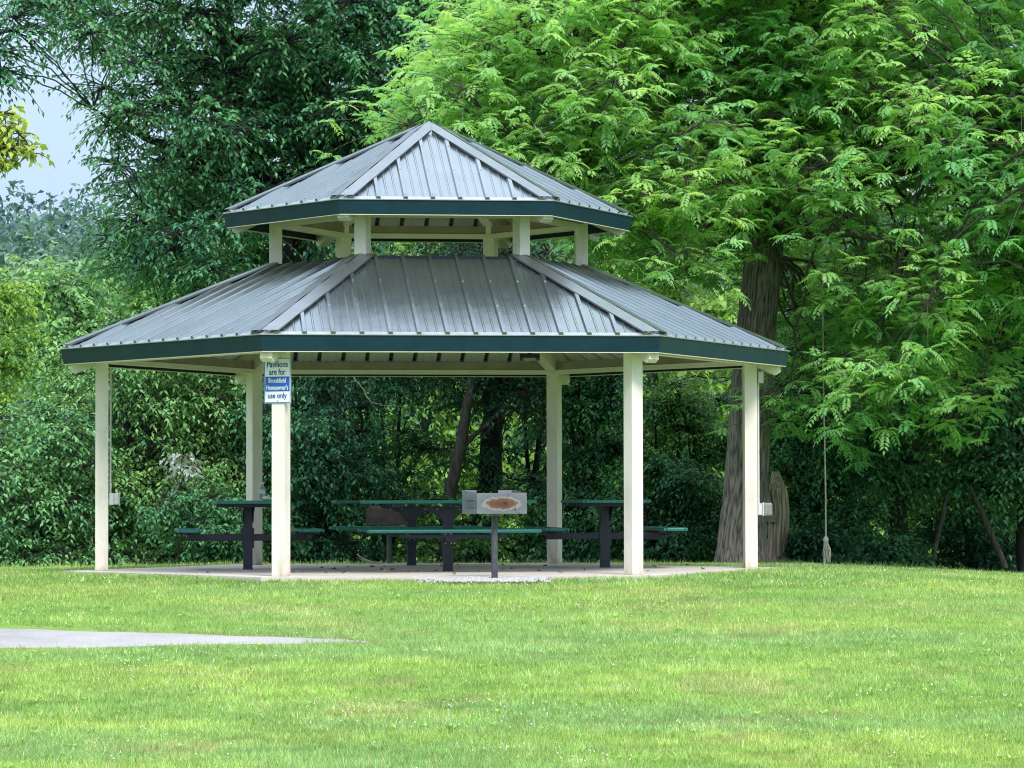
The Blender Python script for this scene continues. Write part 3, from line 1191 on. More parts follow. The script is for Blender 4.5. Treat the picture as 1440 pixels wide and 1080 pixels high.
# ------------------------------------------------------------------ walnut tree (right)
def furrowed(acc, pts, radii, sides=84, step=.035, amp=.018, sx=11., sz=3.2, cols=((.05, .045, .045), (.27, .24, .22)), warp=.6):
    pts = np.array(pts, float)
    seg = np.linalg.norm(np.diff(pts, axis=0), axis=1)
    t = np.concatenate([[0], np.cumsum(seg)])
    n = int(t[-1] / step)
    tt = np.linspace(0, t[-1], n)
    P = np.stack([np.interp(tt, t, pts[:, i]) for i in range(3)], 1)
    for _ in range(20):
        P[1:-1] = .25 * P[:-2] + .5 * P[1:-1] + .25 * P[2:]
    r = np.interp(tt, t, radii)
    th = np.arange(sides) * 2 * PI / sides
    V = np.zeros((n, sides, 3))
    Cc = np.zeros((n, sides, 3))
    cd_, cl_ = np.array(cols[0]), np.array(cols[1])
    for i in range(n):
        for j in range(sides):
            ct, st = math.cos(th[j]), math.sin(th[j])
            k = r[i] * sx * 4.2
            w = mnoise.noise((ct * 1.5, st * 1.5, tt[i] * 2.)) * warp
            a = mnoise.noise((ct * k + w, st * k, tt[i] * sz))
            b2 = mnoise.noise((ct * k * 1.9, st * k * 1.9 + 7, tt[i] * sz * 2.4))
            h = (1 - abs(a) * 2.6) * .75 + b2 * .35
            low = mnoise.noise((ct * 1.3, st * 1.3, tt[i] * .5 + 4)) * .06
            rr = r[i] * (1 + low) - amp * max(0, h)
            q = min(1, max(0, 1 - max(0, h) * 1.25 + .25 * b2))
            Cc[i, j] = cd_ * (1 - q) + cl_ * q  # furrow shade is put into the bark colour by depth
            V[i, j] = (P[i, 0] + rr * ct, P[i, 1] + rr * st, P[i, 2])
    base = np.arange(n - 1)[:, None] * sides
    j = np.arange(sides)[None]
    jn = (j + 1) % sides
    Fq = np.stack([base + j, base + jn, base + sides + jn, base + sides + j], 2).reshape(-1, 4)
    acc.add(V.reshape(-1, 3), Fq, Cc.reshape(-1, 3))
    return P, r


def walnut_shoots(crown, wood, S, axis, nleaf, dark, light, tone, Lr=(.11, .27)):
    m = len(S)
    zz = np.array([0, 0, 1.])
    K = 6
    for q in range(nleaf):
        az = 2 * PI * q / nleaf + rng.uniform(-.4, .4, m) + np.arange(m)
        h = np.stack([np.cos(az), np.sin(az), np.zeros(m)], 1)
        d = unit(h + axis * .55 + zz * rng.uniform(-.25, .75, (m, 1)))
        L = rng.uniform(*Lr, (m, 1))
        dr = rng.uniform(.15, .85, (m, 1))
        p0 = S - axis * rng.uniform(0, .14, (m, 1))
        cur = lambda t: p0 + d * L * t - zz * dr * L * t * t
        P = np.stack([cur(t) for t in (0, .35, .7, 1)], 1)
        tn = np.clip(tone + rng.normal(0, .12, m), 0, 1)
        for k in range(K + 1):
            t = .2 + .8 * k / K
            p = cur(t)
            tan = unit(d - zz * 2 * dr * t)
            s = unit(np.cross(tan, zz) + 1e-6)
            ll = .074 * (1 - .55 * abs(t - .6)) * (L[:, 0] / .21)
            col_t = np.clip(tn + rng.normal(0, .07, m), 0, 1)[:, None]
            col = np.array(dark) * (1 - col_t) + np.array(light) * col_t
            nrm = np.cross(s, tan)
            if k == K:
                add_leaves(crown, p, tan, nrm, ll, ll * .42, col, .12)
            else:
                for sg in (1, -1):
                    D = s * sg * .85 + tan * .55 - zz * rng.uniform(.1, .4, (m, 1))
                    add_leaves(crown, p, D, nrm + rng.normal(0, .15, (m, 3)), ll, ll * .42, col, .12)


WD = 44.0
wood, crown = Acc(), Acc()
tp = [W(1039, 806, WD), W(1041, 770, WD), W(1047, 690, WD), W(1056, 560, WD), W(1068, 430, WD), W(1078, 335, WD)]
bole = Acc()
P1, r1 = furrowed(bole, tp, [.36, .315, .285, .265, .255, .245], 132, .03)
skel, skr = [P1[-4:]], [r1[-4:]]


def limb(pts, r, sides=12):
    P, rr = polyline_tube(wood, pts, r, sides, .16, .012)
    skel.append(P)
    skr.append(rr)


limb([W(1078, 340, WD), W(1080, 270, WD), W(1074, 190, WD), W(1072, 110, WD), W(1082, 60, WD), W(1105, 30, WD - .3), W(1120, -120, WD - .5), W(1110, -300, WD)], [.24, .22, .19, .16, .13, .12, .09, .04])
limb([W(1078, 338, WD), W(1100, 329, WD - .8), W(1155, 326, WD - 1.4), W(1230, 335, WD - 1.8), W(1330, 360, WD - 2.4)], [.10, .075, .06, .045, .02])
limb([W(1078, 320, WD), W(1030, 312, WD - .3), W(960, 312, WD - .6), W(880, 300, WD - 1.2), W(790, 260, WD - 1.8)], [.13, .095, .085, .06, .02])
limb([W(1080, 270, WD), W(1150, 258, WD), W(1200, 250, WD - .2), W(1245, 242, WD - .4), W(1300, 232, WD - .8), W(1330, 210, WD - 1.2), W(1400, 150, WD - 2), W(1500, 80, WD - 2.5)], [.16, .14, .13, .12, .105, .09, .06, .03])
limb([W(1073, 190, WD), W(1000, 110, WD - .5), W(900, 60, WD - 1), W(780, 60, WD - 1.4), W(680, 110, WD - 1.6)], [.13, .10, .08, .05, .02])
limb([W(1074, 150, WD), W(1160, 60, WD + .6), W(1290, 0, WD + 1.2), W(1440, -80, WD + 1.6)], [.12, .09, .07, .03])
limb([W(1074, 200, WD), W(990, 120, WD + 1.5), W(900, 0, WD + 2.4), W(820, -140, WD + 3)], [.11, .08, .06, .03])
limb([W(1330, 240, WD - 1), W(1345, 280, WD - 1.1), W(1390, 330, WD - 1.3), W(1440, 400, WD - 1.5)], [.045, .04, .03, .012], 7)
limb([W(1300, 262, WD - .9), W(1290, 290, WD - 1.0), W(1275, 300, WD - 1.2)], [.03, .02, .01], 6)
skel, skr = np.concatenate(skel), np.concatenate(skr)
poly = [(560, 170), (610, 130), (640, 50), (700, -30), (800, -110), (1100, -160), (1560, -110), (1650, 60), (1600, 380), (1440, 470), (1270, 560), (1190, 590), (1110, 560), (1100, 440), (1035, 370), (1000, 440), (930, 410), (860, 340), (800, 300), (700, 235), (620, 200)]


def keepw(x, y, d):
    if 965 < x < 1175 and y > 280 and d < 45.6 and (rng.random() < .93 or y > 520):
        return False
    if 1115 < x < 1205 and y > 440 and d < 43.8 and rng.random() < .85:
        return False
    if y > 450 and rng.random() < .62:
        return False
    if 1215 < x < 1385 and 215 < y < 350:
        return rng.random() < .10
    if 880 < x and y < 150 and rng.random() < .25:
        return False
    return True


cl = sample_poly(poly, 560, 40.6, 47.0, keepw, .28)
poly2 = [(820, 60), (900, -80), (1500, -120), (1560, 120), (1500, 330), (1280, 230), (1130, 280), (1000, 250)]
cl = np.concatenate([cl, sample_poly(poly2, 60, 43.5, 46, keepw, .25)])
extra = np.array([W(x, y, d) for x, y, d in [(575, 175, 41.6), (595, 165, 41.8), (640, 140, 41.4), (655, 100, 41.6), (690, 60, 41.5), (730, 20, 42), (1110, 545, 42.8), (1185, 590, 43.6), (1130, 585, 43.6), (1215, 560, 42), (1340, 590, 42.6), (1375, 560, 42.2), (1320, 510, 42.4), (1250, 480, 42)]])
cl = np.concatenate([cl, extra])
limbs_to(wood, skel, skr, cl, .022, .06)
per = 19
Cn = np.repeat(cl, per, 0)
m = len(Cn)
ctone = np.repeat(np.clip(rng.normal(.42, .24, len(cl)) - .22 * np.clip((cl[:, 0] - 4.2) / 3, 0, 1) + .12 * (43.5 - (cl[:, 1] - CAM[1])) / 2.5, .0, 1), per)  # light exposure put into leaf tone: nearer clumps are lighter
off = rng.normal(0, 1, (m, 3)) * np.array([.42, .42, .27])
S = Cn + off
ax = unit(off * np.array([1, 1, .6]) + np.array([0, 0, .25]) + rng.normal(0, .1, (m, 3)))
Pt = np.stack([Cn, Cn + off * .55 + np.array([0, 0, .05]), S], 1)
add_tubes(wood, Pt, np.broadcast_to(np.array([.005, .004, .003]), (m, 3)), 4)
top_light = np.clip(off[:, 2] / .4, -1, 1) * .14  # upper shoots coloured lighter to stand for light from above
walnut_shoots(crown, wood, S, ax, 6, (.18, .46, .19), (.46, .72, .25), ctone + top_light)
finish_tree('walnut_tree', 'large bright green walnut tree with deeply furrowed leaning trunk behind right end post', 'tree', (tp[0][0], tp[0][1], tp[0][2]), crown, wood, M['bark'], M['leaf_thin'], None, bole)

# rope hanging from a walnut limb
rp = W(1160.5, 795, 42.6)
t = thing('rope_swing', 'pale rope hanging from walnut branch with knotted frayed end', 'rope', (rp[0], rp[1], rp[2]))
ra = Acc()
top = W(1157, 330, 42.6) - np.array(rp)
zs = np.linspace(.0, 1, 60)[:, None]
pl_ = np.array([.0, 0, .33]) * (1 - zs) + top * zs + np.stack([.004 * np.sin(zs[:, 0] * 9), 0 * zs[:, 0], 0 * zs[:, 0]], 1)
add_tubes(ra, pl_[None], np.full((1, 60), .0095), 8)
link('rope_line', ra.mesh('rope_line'), M['rope'], t, True)
B().lathe([(.010, .35), (.022, .34), (.032, .32), (.033, .29), (.026, .268), (.022, .25)][::-1], 12).done('knot', M['rope'], t, True)
ra = Acc()
n = 46
an = rng.uniform(0, 6.28, n)
rr = rng.uniform(.0, .022, n)
p0 = np.stack([rr * np.cos(an), rr * np.sin(an), np.full(n, .27)], 1)
p2 = np.stack([.02 + rr * 1.6 * np.cos(an), rr * 1.6 * np.sin(an), rng.uniform(.02, .12, n)], 1)
p1 = (p0 + p2) / 2 + np.stack([.02 * np.cos(an), .02 * np.sin(an), 0 * an], 1)
add_tubes(ra, np.stack([p0, p1, p2], 1), np.full((n, 3), .006), 4)
p0 = np.array([[-.01, 0, .28]])
p2 = np.array([[-.018, 0, -.0]])
add_tubes(ra, np.stack([p0, (p0 + p2) / 2, p2], 1), np.full((1, 3), .016), 8)
link('frayed_end', ra.mesh('frayed_end'), M['rope'], t, True)

# dead broken trunk beside the walnut
wood = Acc()
sp_ = [W(1092, 806, 45.6), W(1092, 780, 45.6), W(1094, 745, 45.6), W(1095, 715, 45.6), W(1093, 690, 45.6), W(1090, 664, 45.6)]
furrowed(wood, sp_, [.175, .140, .135, .135, .125, .05], 100, .025, .016, 11., 1.1, ((.16, .12, .09), (.50, .40, .31)), .2)
for pts_, rs_ in (([(1086, 735), (1076, 700), (1071, 680), (1074, 668)], [.07, .055, .04, .012]),):
    furrowed(wood, [W(x, y, 45.5) for x, y in pts_], rs_, 24, .02, .012, 8, .8, ((.10, .08, .066), (.38, .31, .25)), .15)
me = wood.mesh('dead_trunk')
base = np.array(sp_[0])
o = link('dead_trunk', me, M['bark_ridged'], None, True)
tag(o, 'broken dead trunk, pale brown and barkless, right of the walnut trunk', 'dead tree')

# ------------------------------------------------------------------ big maple (left)
MD = 52.0
DK, LT = (.026, .15, .085), (.15, .40, .17)
wood, crown = Acc(), Acc()
skel, skr = [], []
zb = float(gz(W(462, 790, MD)[0], MD + CAM[1]))
b0 = W(462, 790, MD)
b0[2] = zb - .1
limb([b0, W(460, 740, MD), W(455, 600, MD), W(452, 480, MD)], [.50, .36, .32, .30])
limb([W(452, 490, MD), W(430, 350, MD), W(438, 200, MD), W(446, 90, MD), W(440, -60, MD), W(430, -330, MD)], [.26, .23, .21, .19, .15, .05])
limb([W(452, 480, MD), W(390, 330, MD - .3), W(330, 150, MD - .6), W(318, 40, MD - .8), W(300, -120, MD - 1)], [.22, .19, .16, .13, .05])
limb([W(440, 290, MD), W(500, 170, MD + .4), W(560, 115, MD + .8), W(630, 75, MD + 1), W(720, -10, MD + 1.4)], [.18, .16, .13, .10, .05])
limb([W(450, 330, MD), W(540, 170, MD - .4), W(580, 60, MD - .8), W(640, -80, MD - 1)], [.17, .14, .11, .05])
limb([W(390, 330, MD - .3), W(300, 240, MD - 1), W(255, 212, MD - 1.3), W(200, 190, MD - 1.6), W(130, 150, MD - 2)], [.12, .09, .07, .05, .015])
limb([W(430, 360, MD), W(330, 300, MD - .6), W(260, 345, MD - 1.2), W(235, 390, MD - 1.4)], [.10, .07, .04, .015])
limb([W(320, 50, MD - .8), W(220, -10, MD - 1.4), W(100, -30, MD - 2), W(-20, -10, MD - 2.5)], [.10, .08, .05, .02])
skel, skr = np.concatenate(skel), np.concatenate(skr)
dense = [(270, 60), (330, -60), (300, -170), (760, -170), (720, -20), (640, 120), (600, 190), (500, 330), (380, 400), (300, 330), (260, 220), (250, 120)]
loose = [(85, 200), (110, 120), (100, 40), (60, -60), (300, -60), (290, 120), (300, 330), (340, 420), (250, 440), (170, 400), (130, 310), (95, 260)]
c1 = sample_poly(dense, 150, 49, 56, lambda x, y, d: not (575 < x < 650 and 55 < y < 140 and rng.random() < .9), .3)
c2 = sample_poly(loose, 62, 49, 53, lambda x, y, d: not (x < 165 and 70 < y < 330), .3)
c3 = np.array([W(x, y, d) for x, y, d in [(15, 20, 49), (45, 0, 49.4), (20, 40, 49.2), (-10, 70, 49), (0, 95, 49.2), (60, 5, 49.6), (95, -10, 49.6), (140, -15, 50), (40, -40, 49), (-40, 40, 49), (-30, 100, 49)]])
c4 = np.array([W(x, y, d) for x, y, d in [(150, 175, 50), (165, 230, 50.2), (195, 310, 50.2), (240, 330, 50.4), (210, 365, 50.4), (160, 330, 50.3), (270, 385, 50.3), (300, 410, 50.5), (150, 120, 50)]])
allc = np.concatenate([c1, c2, c3, c4])
limbs_to(wood, skel, skr, allc, .04, .08)
spray_foliage(crown, wood, c1, .72, 56, .10, .048, DK, LT, .32, 11, .5, .24)
spray_foliage(crown, wood, np.concatenate([c2, c3, c4]), .48, 28, .095, .046, (.028, .15, .09), (.16, .41, .18), .4, 11, .5, .22)
finish_tree('maple_tree', 'tall dark green maple with drooping sprays rising behind left half of pavilion', 'tree', b0, crown, wood, M['bark_dark'], M['leaf_gloss'])

# ------------------------------------------------------------------ generic trees and shrubs


def bush(name, label, cat, px, d, ytop, ybase, wpx, nclump, per, leaf, dark, light, group=None, trunk_r=.06, rad=None, bark='bark_dark', lm='leaf', droop=.35, spray=.55, shape='round', nleaf=11, flat=.5, lean=0, tint_sd=.2, ylow=None):
    """a plant at photo column px, distance d, reaching photo row ytop; width wpx pixels"""
    wood, crown = Acc(), Acc()
    c0 = W(px, ybase, d)
    gzv = float(gz(c0[0], c0[1]))
    top = W(px + lean, ytop, d)
    low = W(px, ylow if ylow else ybase, d)[2] if ylow else gzv + .1
    hw = wpx / F * d / 2
    H = top[2] - low
    base = np.array([c0[0], c0[1], gzv - .08])
    nst = 1 if trunk_r > .08 else 4
    sk, sr = [], []
    for s_ in range(nst):
        dx = rng.uniform(-.3, .3) * hw if nst > 1 else 0
        dy = rng.uniform(-.3, .3) * hw if nst > 1 else 0
        tx_ = np.array([top[0] + dx * 2, c0[1] + dy * 2, top[2] - H * .12])
        mid1 = base * .6 + tx_ * .4 + rng.normal(0, .06 * hw, 3)
        mid2 = base * .3 + tx_ * .7 + rng.normal(0, .06 * hw, 3)
        P, rr = polyline_tube(wood, [base, mid1, mid2, tx_], [trunk_r, trunk_r * .75, trunk_r * .5, trunk_r * .15], 8, .3, .01)
        sk.append(P)
        sr.append(rr)
    sk, sr = np.concatenate(sk), np.concatenate(sr)
    cs = []
    while len(cs) < nclump:
        v = rng.uniform(-1, 1, 3)
        if shape == 'round':
            w_ = math.sqrt(max(0, 1 - v[2] ** 2)) ** .7
        elif shape == 'cone':
            w_ = max(.06, (1 - (v[2] + 1) / 2)) ** .75
        else:
            w_ = 1.0 if v[2] < .5 else math.sqrt(max(0, 1 - ((v[2] - .5) / .5) ** 2))
        rxy = math.hypot(v[0], v[1])
        if rxy > 1 or (rxy < .35 and abs(v[2]) < .6):
            continue
        cs.append([c0[0] + lean / F * d * (v[2] + 1) / 2 + v[0] * hw * w_, c0[1] + v[1] * min(hw, 2.2) * w_, low + H * (v[2] + 1) / 2])
    cs = np.array(cs)
    limbs_to(wood, sk, sr, cs, .03, .1)
    r = rad if rad else .28 * min(hw, 1.6)
    spray_foliage(crown, wood, cs, r, per, leaf, leaf * .48, dark, light, droop, nleaf, spray, tint_sd, .004, True, None, flat)
    return finish_tree(name, label, cat, base, crown, wood, M[bark], M[lm], group)


GR = 'shrubs and saplings behind the pavilion'
SHADE_DK, SHADE_LT = (.030, .15, .085), (.15, .40, .16)  # understory shade is put into these leaf colours
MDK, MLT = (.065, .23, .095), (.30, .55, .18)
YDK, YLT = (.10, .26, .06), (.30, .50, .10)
# understory row right behind the slab, canopy shade darkened into most leaf colours
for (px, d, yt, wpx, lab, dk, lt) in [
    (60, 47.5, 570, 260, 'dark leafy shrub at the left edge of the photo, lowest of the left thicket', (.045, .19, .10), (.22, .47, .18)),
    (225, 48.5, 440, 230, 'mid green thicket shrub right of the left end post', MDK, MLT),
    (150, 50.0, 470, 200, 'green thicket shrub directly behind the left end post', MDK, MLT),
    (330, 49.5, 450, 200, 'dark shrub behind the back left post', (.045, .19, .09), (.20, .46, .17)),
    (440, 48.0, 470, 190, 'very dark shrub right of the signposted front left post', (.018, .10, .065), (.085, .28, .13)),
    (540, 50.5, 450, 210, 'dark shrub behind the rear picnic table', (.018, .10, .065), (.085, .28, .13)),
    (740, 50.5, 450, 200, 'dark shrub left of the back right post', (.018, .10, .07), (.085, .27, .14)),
    (825, 48.8, 460, 130, 'dark shrub between the back right and front right posts', SHADE_DK, SHADE_LT),
]:
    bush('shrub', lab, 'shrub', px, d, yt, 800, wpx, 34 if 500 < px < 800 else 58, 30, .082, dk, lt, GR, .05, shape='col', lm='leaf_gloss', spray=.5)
bush('shrub', 'light green loose shrub right of the front right post', 'shrub', 952, 48.9, 535, 800, 120, 30, 26, .08, (.05, .16, .06), (.20, .42, .12), GR, .04, shape='cone', spray=.45)
bush('shrub', 'low dark shrub at the foot of the front right post, behind the slab', 'shrub', 925, 47.8, 650, 800, 150, 28, 30, .08, SHADE_DK, SHADE_LT, GR, .03, shape='round', spray=.4)
bush('shrub', 'low sparse shrub below the bench of the front table, letting light through', 'shrub', 640, 48.5, 690, 800, 170, 14, 16, .09, MDK, MLT, GR, .02, shape='round', spray=.35)
bush('shrub', 'small dark shrub under the left picnic table', 'shrub', 300, 46.8, 690, 800, 190, 26, 30, .075, SHADE_DK, SHADE_LT, GR, .02, shape='round', spray=.4)

# leaning sapling with a fork
wood, crown = Acc(), Acc()
SD = 48.6
skel, skr = [], []
bs = W(620, 800, SD)
bs[2] = float(gz(bs[0], bs[1])) - .1
limb([bs, W(627, 750, SD), W(633, 690, SD), W(645, 630, SD), W(657, 575, SD), W(667, 520, SD), W(680, 440, SD), W(700, 330, SD)], [.10, .095, .09, .085, .07, .065, .05, .02], 12)
limb([W(646, 632, SD), W(665, 612, SD), W(690, 595, SD + .1), W(710, 570, SD + .2), W(740, 540, SD + .3)], [.04, .033, .025, .02, .01], 8)
skel, skr = np.concatenate(skel), np.concatenate(skr)
cs = sample_poly([(590, 330), (720, 300), (790, 440), (760, 590), (690, 560), (640, 520), (600, 560), (560, 470)], 34, SD - .8, SD + 1, None, .2)
limbs_to(wood, skel, skr, cs, .03)
spray_foliage(crown, wood, cs, .4, 28, .08, .04, (.011, .06, .045), (.055, .18, .095), .4, 11, .5)  # leaves coloured very dark to carry the shade under the canopy
finish_tree('sapling', 'slim grey leaning sapling with a forked stem behind the grill', 'sapling', bs, crown, wood, M['bark'], M['leaf_gloss'])

# dark trunk behind the tables
wood, crown = Acc(), Acc()
TD = 51
skel, skr = [], []
bs = W(672, 800, TD)
bs[2] = float(gz(bs[0], bs[1])) - .1
limb([bs, W(676, 760, TD), W(688, 690, TD), W(692, 620, TD), W(694, 540, TD), W(700, 400, TD), W(690, 250, TD)], [.26, .22, .18, .17, .16, .13, .05], 14)
skel, skr = np.concatenate(skel), np.concatenate(skr)
cs = sample_poly([(600, 260), (760, 240), (800, 400), (720, 560), (640, 500)], 26, TD - 1, TD + 1.4, None, .2)
limbs_to(wood, skel, skr, cs, .03)
spray_foliage(crown, wood, cs, .45, 28, .085, .042, (.011, .06, .045), (.055, .18, .095), .4, 11, .5)  # deep shade painted into these leaf colours as well
finish_tree('understory_tree', 'dark trunked tree in deep shade left of the back right post', 'tree', bs, crown, wood, M['bark_dark'], M['leaf_gloss'])

# right-hand thicket, low shrubs coloured darker for the canopy's shade
GRR = 'thicket right of the walnut'
bush('broadleaf_tree', 'dark green tree with a bare lower trunk right of the rope', 'tree', 1265, 48.5, 330, 800, 340, 80, 34, .09, (.04, .19, .11), (.21, .49, .21), GRR, .17, rad=.42, ylow=690, lm='leaf_gloss', bark='bark', spray=.6)
bush('broadleaf_tree', 'dark broad tree filling the right edge of the photo', 'tree', 1440, 47.5, 380, 800, 250, 62, 34, .09, (.036, .175, .105), (.19, .47, .21), GRR, .12, rad=.42, ylow=700, lm='leaf_gloss', spray=.6)
bush('shrub', 'round dark shrub behind the rope and dead trunk', 'shrub', 1150, 47.2, 560, 800, 190, 54, 32, .08, SHADE_DK, SHADE_LT, GRR, .04, shape='round', lm='leaf_gloss', spray=.45)
bush('shrub', 'low feathery shrub at the foot of the dead trunk', 'shrub', 1152, 45.6, 745, 800, 75, 12, 20, .09, (.018, .095, .06), (.08, .24, .12), GRR, .02, shape='round', spray=.35)
bush('shrub', 'low dark shrub under the bare trunk right of the rope', 'shrub', 1215, 46.5, 760, 800, 120, 26, 30, .08, SHADE_DK, SHADE_LT, GRR, .03, shape='round', lm='leaf_gloss', spray=.4)
bush('shrub', 'very dark shrub in the lower right corner of the thicket', 'shrub', 1375, 49.5, 600, 800, 220, 44, 32, .08, (.018, .09, .085), (.07, .22, .14), GRR, .04, shape='round', lm='leaf_gloss', spray=.5)
bush('shrub', 'dark shrub hugging the walnut trunk on its left', 'shrub', 1000, 49.5, 560, 800, 120, 28, 30, .08, SHADE_DK, SHADE_LT, GRR, .04, shape='col', lm='leaf_gloss', spray=.45)
for (pts, r, lab) in [([(1365, 690), (1390, 745), (1412, 800)], .045, 'thin bare log leaning right at the edge of the right thicket'), ([(1332, 695), (1320, 745), (1308, 800)], .035, 'thin dark log leaning left in the right thicket')]:
    wood = Acc()
    polyline_tube(wood, [W(x, y, 46.9) for x, y in pts], [r * .7, r, r], 8, .15, .006)
    o = link('leaning_log', wood.mesh('leaning_log'), M['bark'], None, True)
    tag(o, lab, 'log')

# left and far trees
GL = 'trees beyond the left lawn'
bush('young_tree', 'bright yellow green pointed young tree left of the upper roof tier', 'tree', 235, 60, 325, 800, 190, 46, 24, .14, (.09, .26, .08), (.32, .56, .16), GL, .12, shape='cone', rad=.5, spray=.6)
bush('young_tree', 'yellow green tree cut by the left edge of the photo', 'tree', -8, 62, 392, 800, 100, 30, 30, .12, YDK, (.34, .54, .11), GL, .12, shape='cone', rad=.5, spray=.6)
bush('young_tree', 'leafy green tree between the left edge and left end post', 'tree', 110, 66, 395, 800, 230, 54, 24, .15, (.07, .22, .09), (.28, .52, .18), GL, .14, rad=.6, spray=.7)
bush('young_tree', 'green tree just above the lower roof on the left', 'tree', 320, 64, 360, 800, 180, 44, 24, .15, (.06, .19, .08), (.24, .47, .16), GL, .14, rad=.55, spray=.7)
bush('young_tree', 'pale hazy green tree far behind the left edge, below the hill', 'tree', 80, 130, 365, 780, 150, 40, 24, .32, (.14, .28, .15), (.33, .52, .24), GL, .2, rad=1.3, spray=1.5)
bush('young_tree', 'hazy mid green tree far off below the skyline', 'tree', 190, 150, 370, 780, 160, 44, 24, .36, (.11, .24, .16), (.26, .42, .24), GL, .2, rad=1.5, spray=1.7)

# overhanging oak branch at the left edge
wood, crown = Acc(), Acc()
OD = 36
skel, skr = [], []
bs = W(-420, 800, OD)
bs[2] = float(gz(bs[0], bs[1])) - .1
limb([bs, W(-420, 650, OD), W(-410, 400, OD), W(-415, 150, OD), W(-420, -100, OD)], [.30, .26, .22, .17, .05])
limb([W(-412, 400, OD), W(-300, 280, OD), W(-170, 225, OD), W(-60, 215, OD), W(0, 205, OD), W(45, 215, OD)], [.12, .09, .06, .03, .018, .006], 8)
limb([W(-60, 212, OD), W(-20, 180, OD), W(5, 160, OD)], [.02, .012, .005], 6)
skel, skr = np.concatenate(skel), np.concatenate(skr)
cs = np.array([W(x, y, OD) for x, y in [(5, 155), (8, 180), (25, 185), (15, 205), (40, 212), (-15, 170), (-10, 210), (-30, 190), (0, 225), (-40, 225)]])
c9 = sample_poly([(-620, 100), (-500, -200), (-300, -200), (-190, 80), (-190, 260), (-300, 420), (-550, 380)], 50, OD - 2, OD + 2, None, .3)
limbs_to(wood, skel, skr, np.concatenate([cs, c9]), .03)
spray_foliage(crown, wood, cs, .10, 11, .085, .055, (.24, .34, .06), (.46, .58, .12), .4, 7, .18, .2)
spray_foliage(crown, wood, c9, .55, 18, .12, .075, (.06, .10, .02), (.17, .21, .04), .4, 10, .5, .2)
finish_tree('oak_tree', 'yellow green leafy branch tip entering at the left edge against the sky', 'tree', bs, crown, wood, M['bark'], M['leaf'])

# sunlit row far behind
GB = 'sunlit trees far behind the thicket'
for i, (px, d, yt, w_, lab) in enumerate([
    (420, 84, 330, 330, 'sunlit tree far behind the maple trunk'),
    (600, 78, 300, 300, 'sunlit tree far behind the pavilion, seen between its posts'),
    (770, 88, 260, 330, 'sunlit tree far behind the back right post'),
    (920, 80, 240, 300, 'sunlit tree far behind the gap left of the walnut trunk'),
    (1060, 90, 200, 300, 'sunlit tree far behind the walnut trunk'),
    (1210, 82, 180, 300, 'sunlit tree glimpsed through the walnut crown above the rope'),
    (1330, 90, 120, 320, 'sunlit tree glimpsed behind the thick dark walnut limb'),
    (1470, 84, 90, 300, 'sunlit tree glimpsed at the right edge behind the walnut crown'),
]):
    bush('background_tree', lab, 'tree', px, d, yt, 800, w_, 54, 20, .26, (.08, .21, .05), (.30, .50, .11), GB, .2, rad=.95, spray=1.1, droop=.3, shape='col')

# far wooded hill
n = 1700
hx = rng.uniform(-200, 100, n)
hd = np.where(rng.random(n) < .75, rng.uniform(215, 430, n), rng.uniform(130, 230, n))
hx = np.where((hd < 215) & (hx > -28), -28 - rng.uniform(0, 120, n), hx)
hy = hd + CAM[1]
hz = gz(hx, hy)
crown = Acc()
per = 260
hr = rng.uniform(1.8, 4.0, n) + .9 * (np.abs(hx + 40) > 60)
for i in range(n):
    th = rng.uniform(0, 2 * PI, per)
    ph = np.arccos(rng.uniform(-.5, 1, per))
    dirs = np.stack([np.sin(ph) * np.cos(th), np.sin(ph) * np.sin(th), np.cos(ph)], 1)
    lump = 1 + .25 * np.sin(dirs[:, 0] * 5 + i) * np.cos(dirs[:, 1] * 4 + i * 2) + rng.normal(0, .08, per)
    p = np.array([hx[i], hy[i], hz[i] + hr[i] * .9]) + dirs * hr[i] * lump[:, None] * np.array([1, 1, 1.25])
    t = np.clip(rng.normal(.45, .2, per) + rng.normal(0, .25) + .35 * dirs[:, 2] - .15, 0, 1)[:, None]
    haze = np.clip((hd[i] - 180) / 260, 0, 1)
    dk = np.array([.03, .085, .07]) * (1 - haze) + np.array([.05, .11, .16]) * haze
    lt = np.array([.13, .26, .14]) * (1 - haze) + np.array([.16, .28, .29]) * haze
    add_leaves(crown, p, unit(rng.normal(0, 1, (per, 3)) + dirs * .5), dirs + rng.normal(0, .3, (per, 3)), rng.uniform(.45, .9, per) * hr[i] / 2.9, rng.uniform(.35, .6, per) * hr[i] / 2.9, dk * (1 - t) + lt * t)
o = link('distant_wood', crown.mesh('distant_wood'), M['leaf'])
tag(o, 'hazy blue green wood covering the far hill at left', 'wood', kind='stuff')

# pale leaves in the thicket, dead twigs, stick, litter
wood, crown = Acc(), Acc()
cs = sample_poly([(222, 690), (235, 640), (262, 630), (285, 660), (280, 705), (262, 690), (245, 700)], 9, 46.6, 47.4)
bs = W(252, 800, 47)
bs[2] = float(gz(bs[0], bs[1])) - .05
skel, skr = [], []
limb([bs, W(250, 740, 47), W(255, 680, 47), W(252, 630, 47)], [.02, .016, .012, .005], 6)
skel, skr = np.concatenate(skel), np.concatenate(skr)
limbs_to(wood, skel, skr, cs, .012)
spray_foliage(crown, wood, cs, .14, 5, .085, .05, (.20, .27, .26), (.45, .52, .48), .6, 6, .22, .15, .003)
finish_tree('pale_shrub', 'small shrub with pale silvery leaves right of the left end post', 'shrub', bs, crown, wood, M['bark'], M['leaf'])
wood = Acc()
polyline_tube(wood, [W(498, 530, 46.6), W(507, 542, 46.5), W(515, 556, 46.5), W(522, 566, 46.4), W(530, 575, 46.4)], [.008, .008, .007, .005, .003], 5, .06, .006)
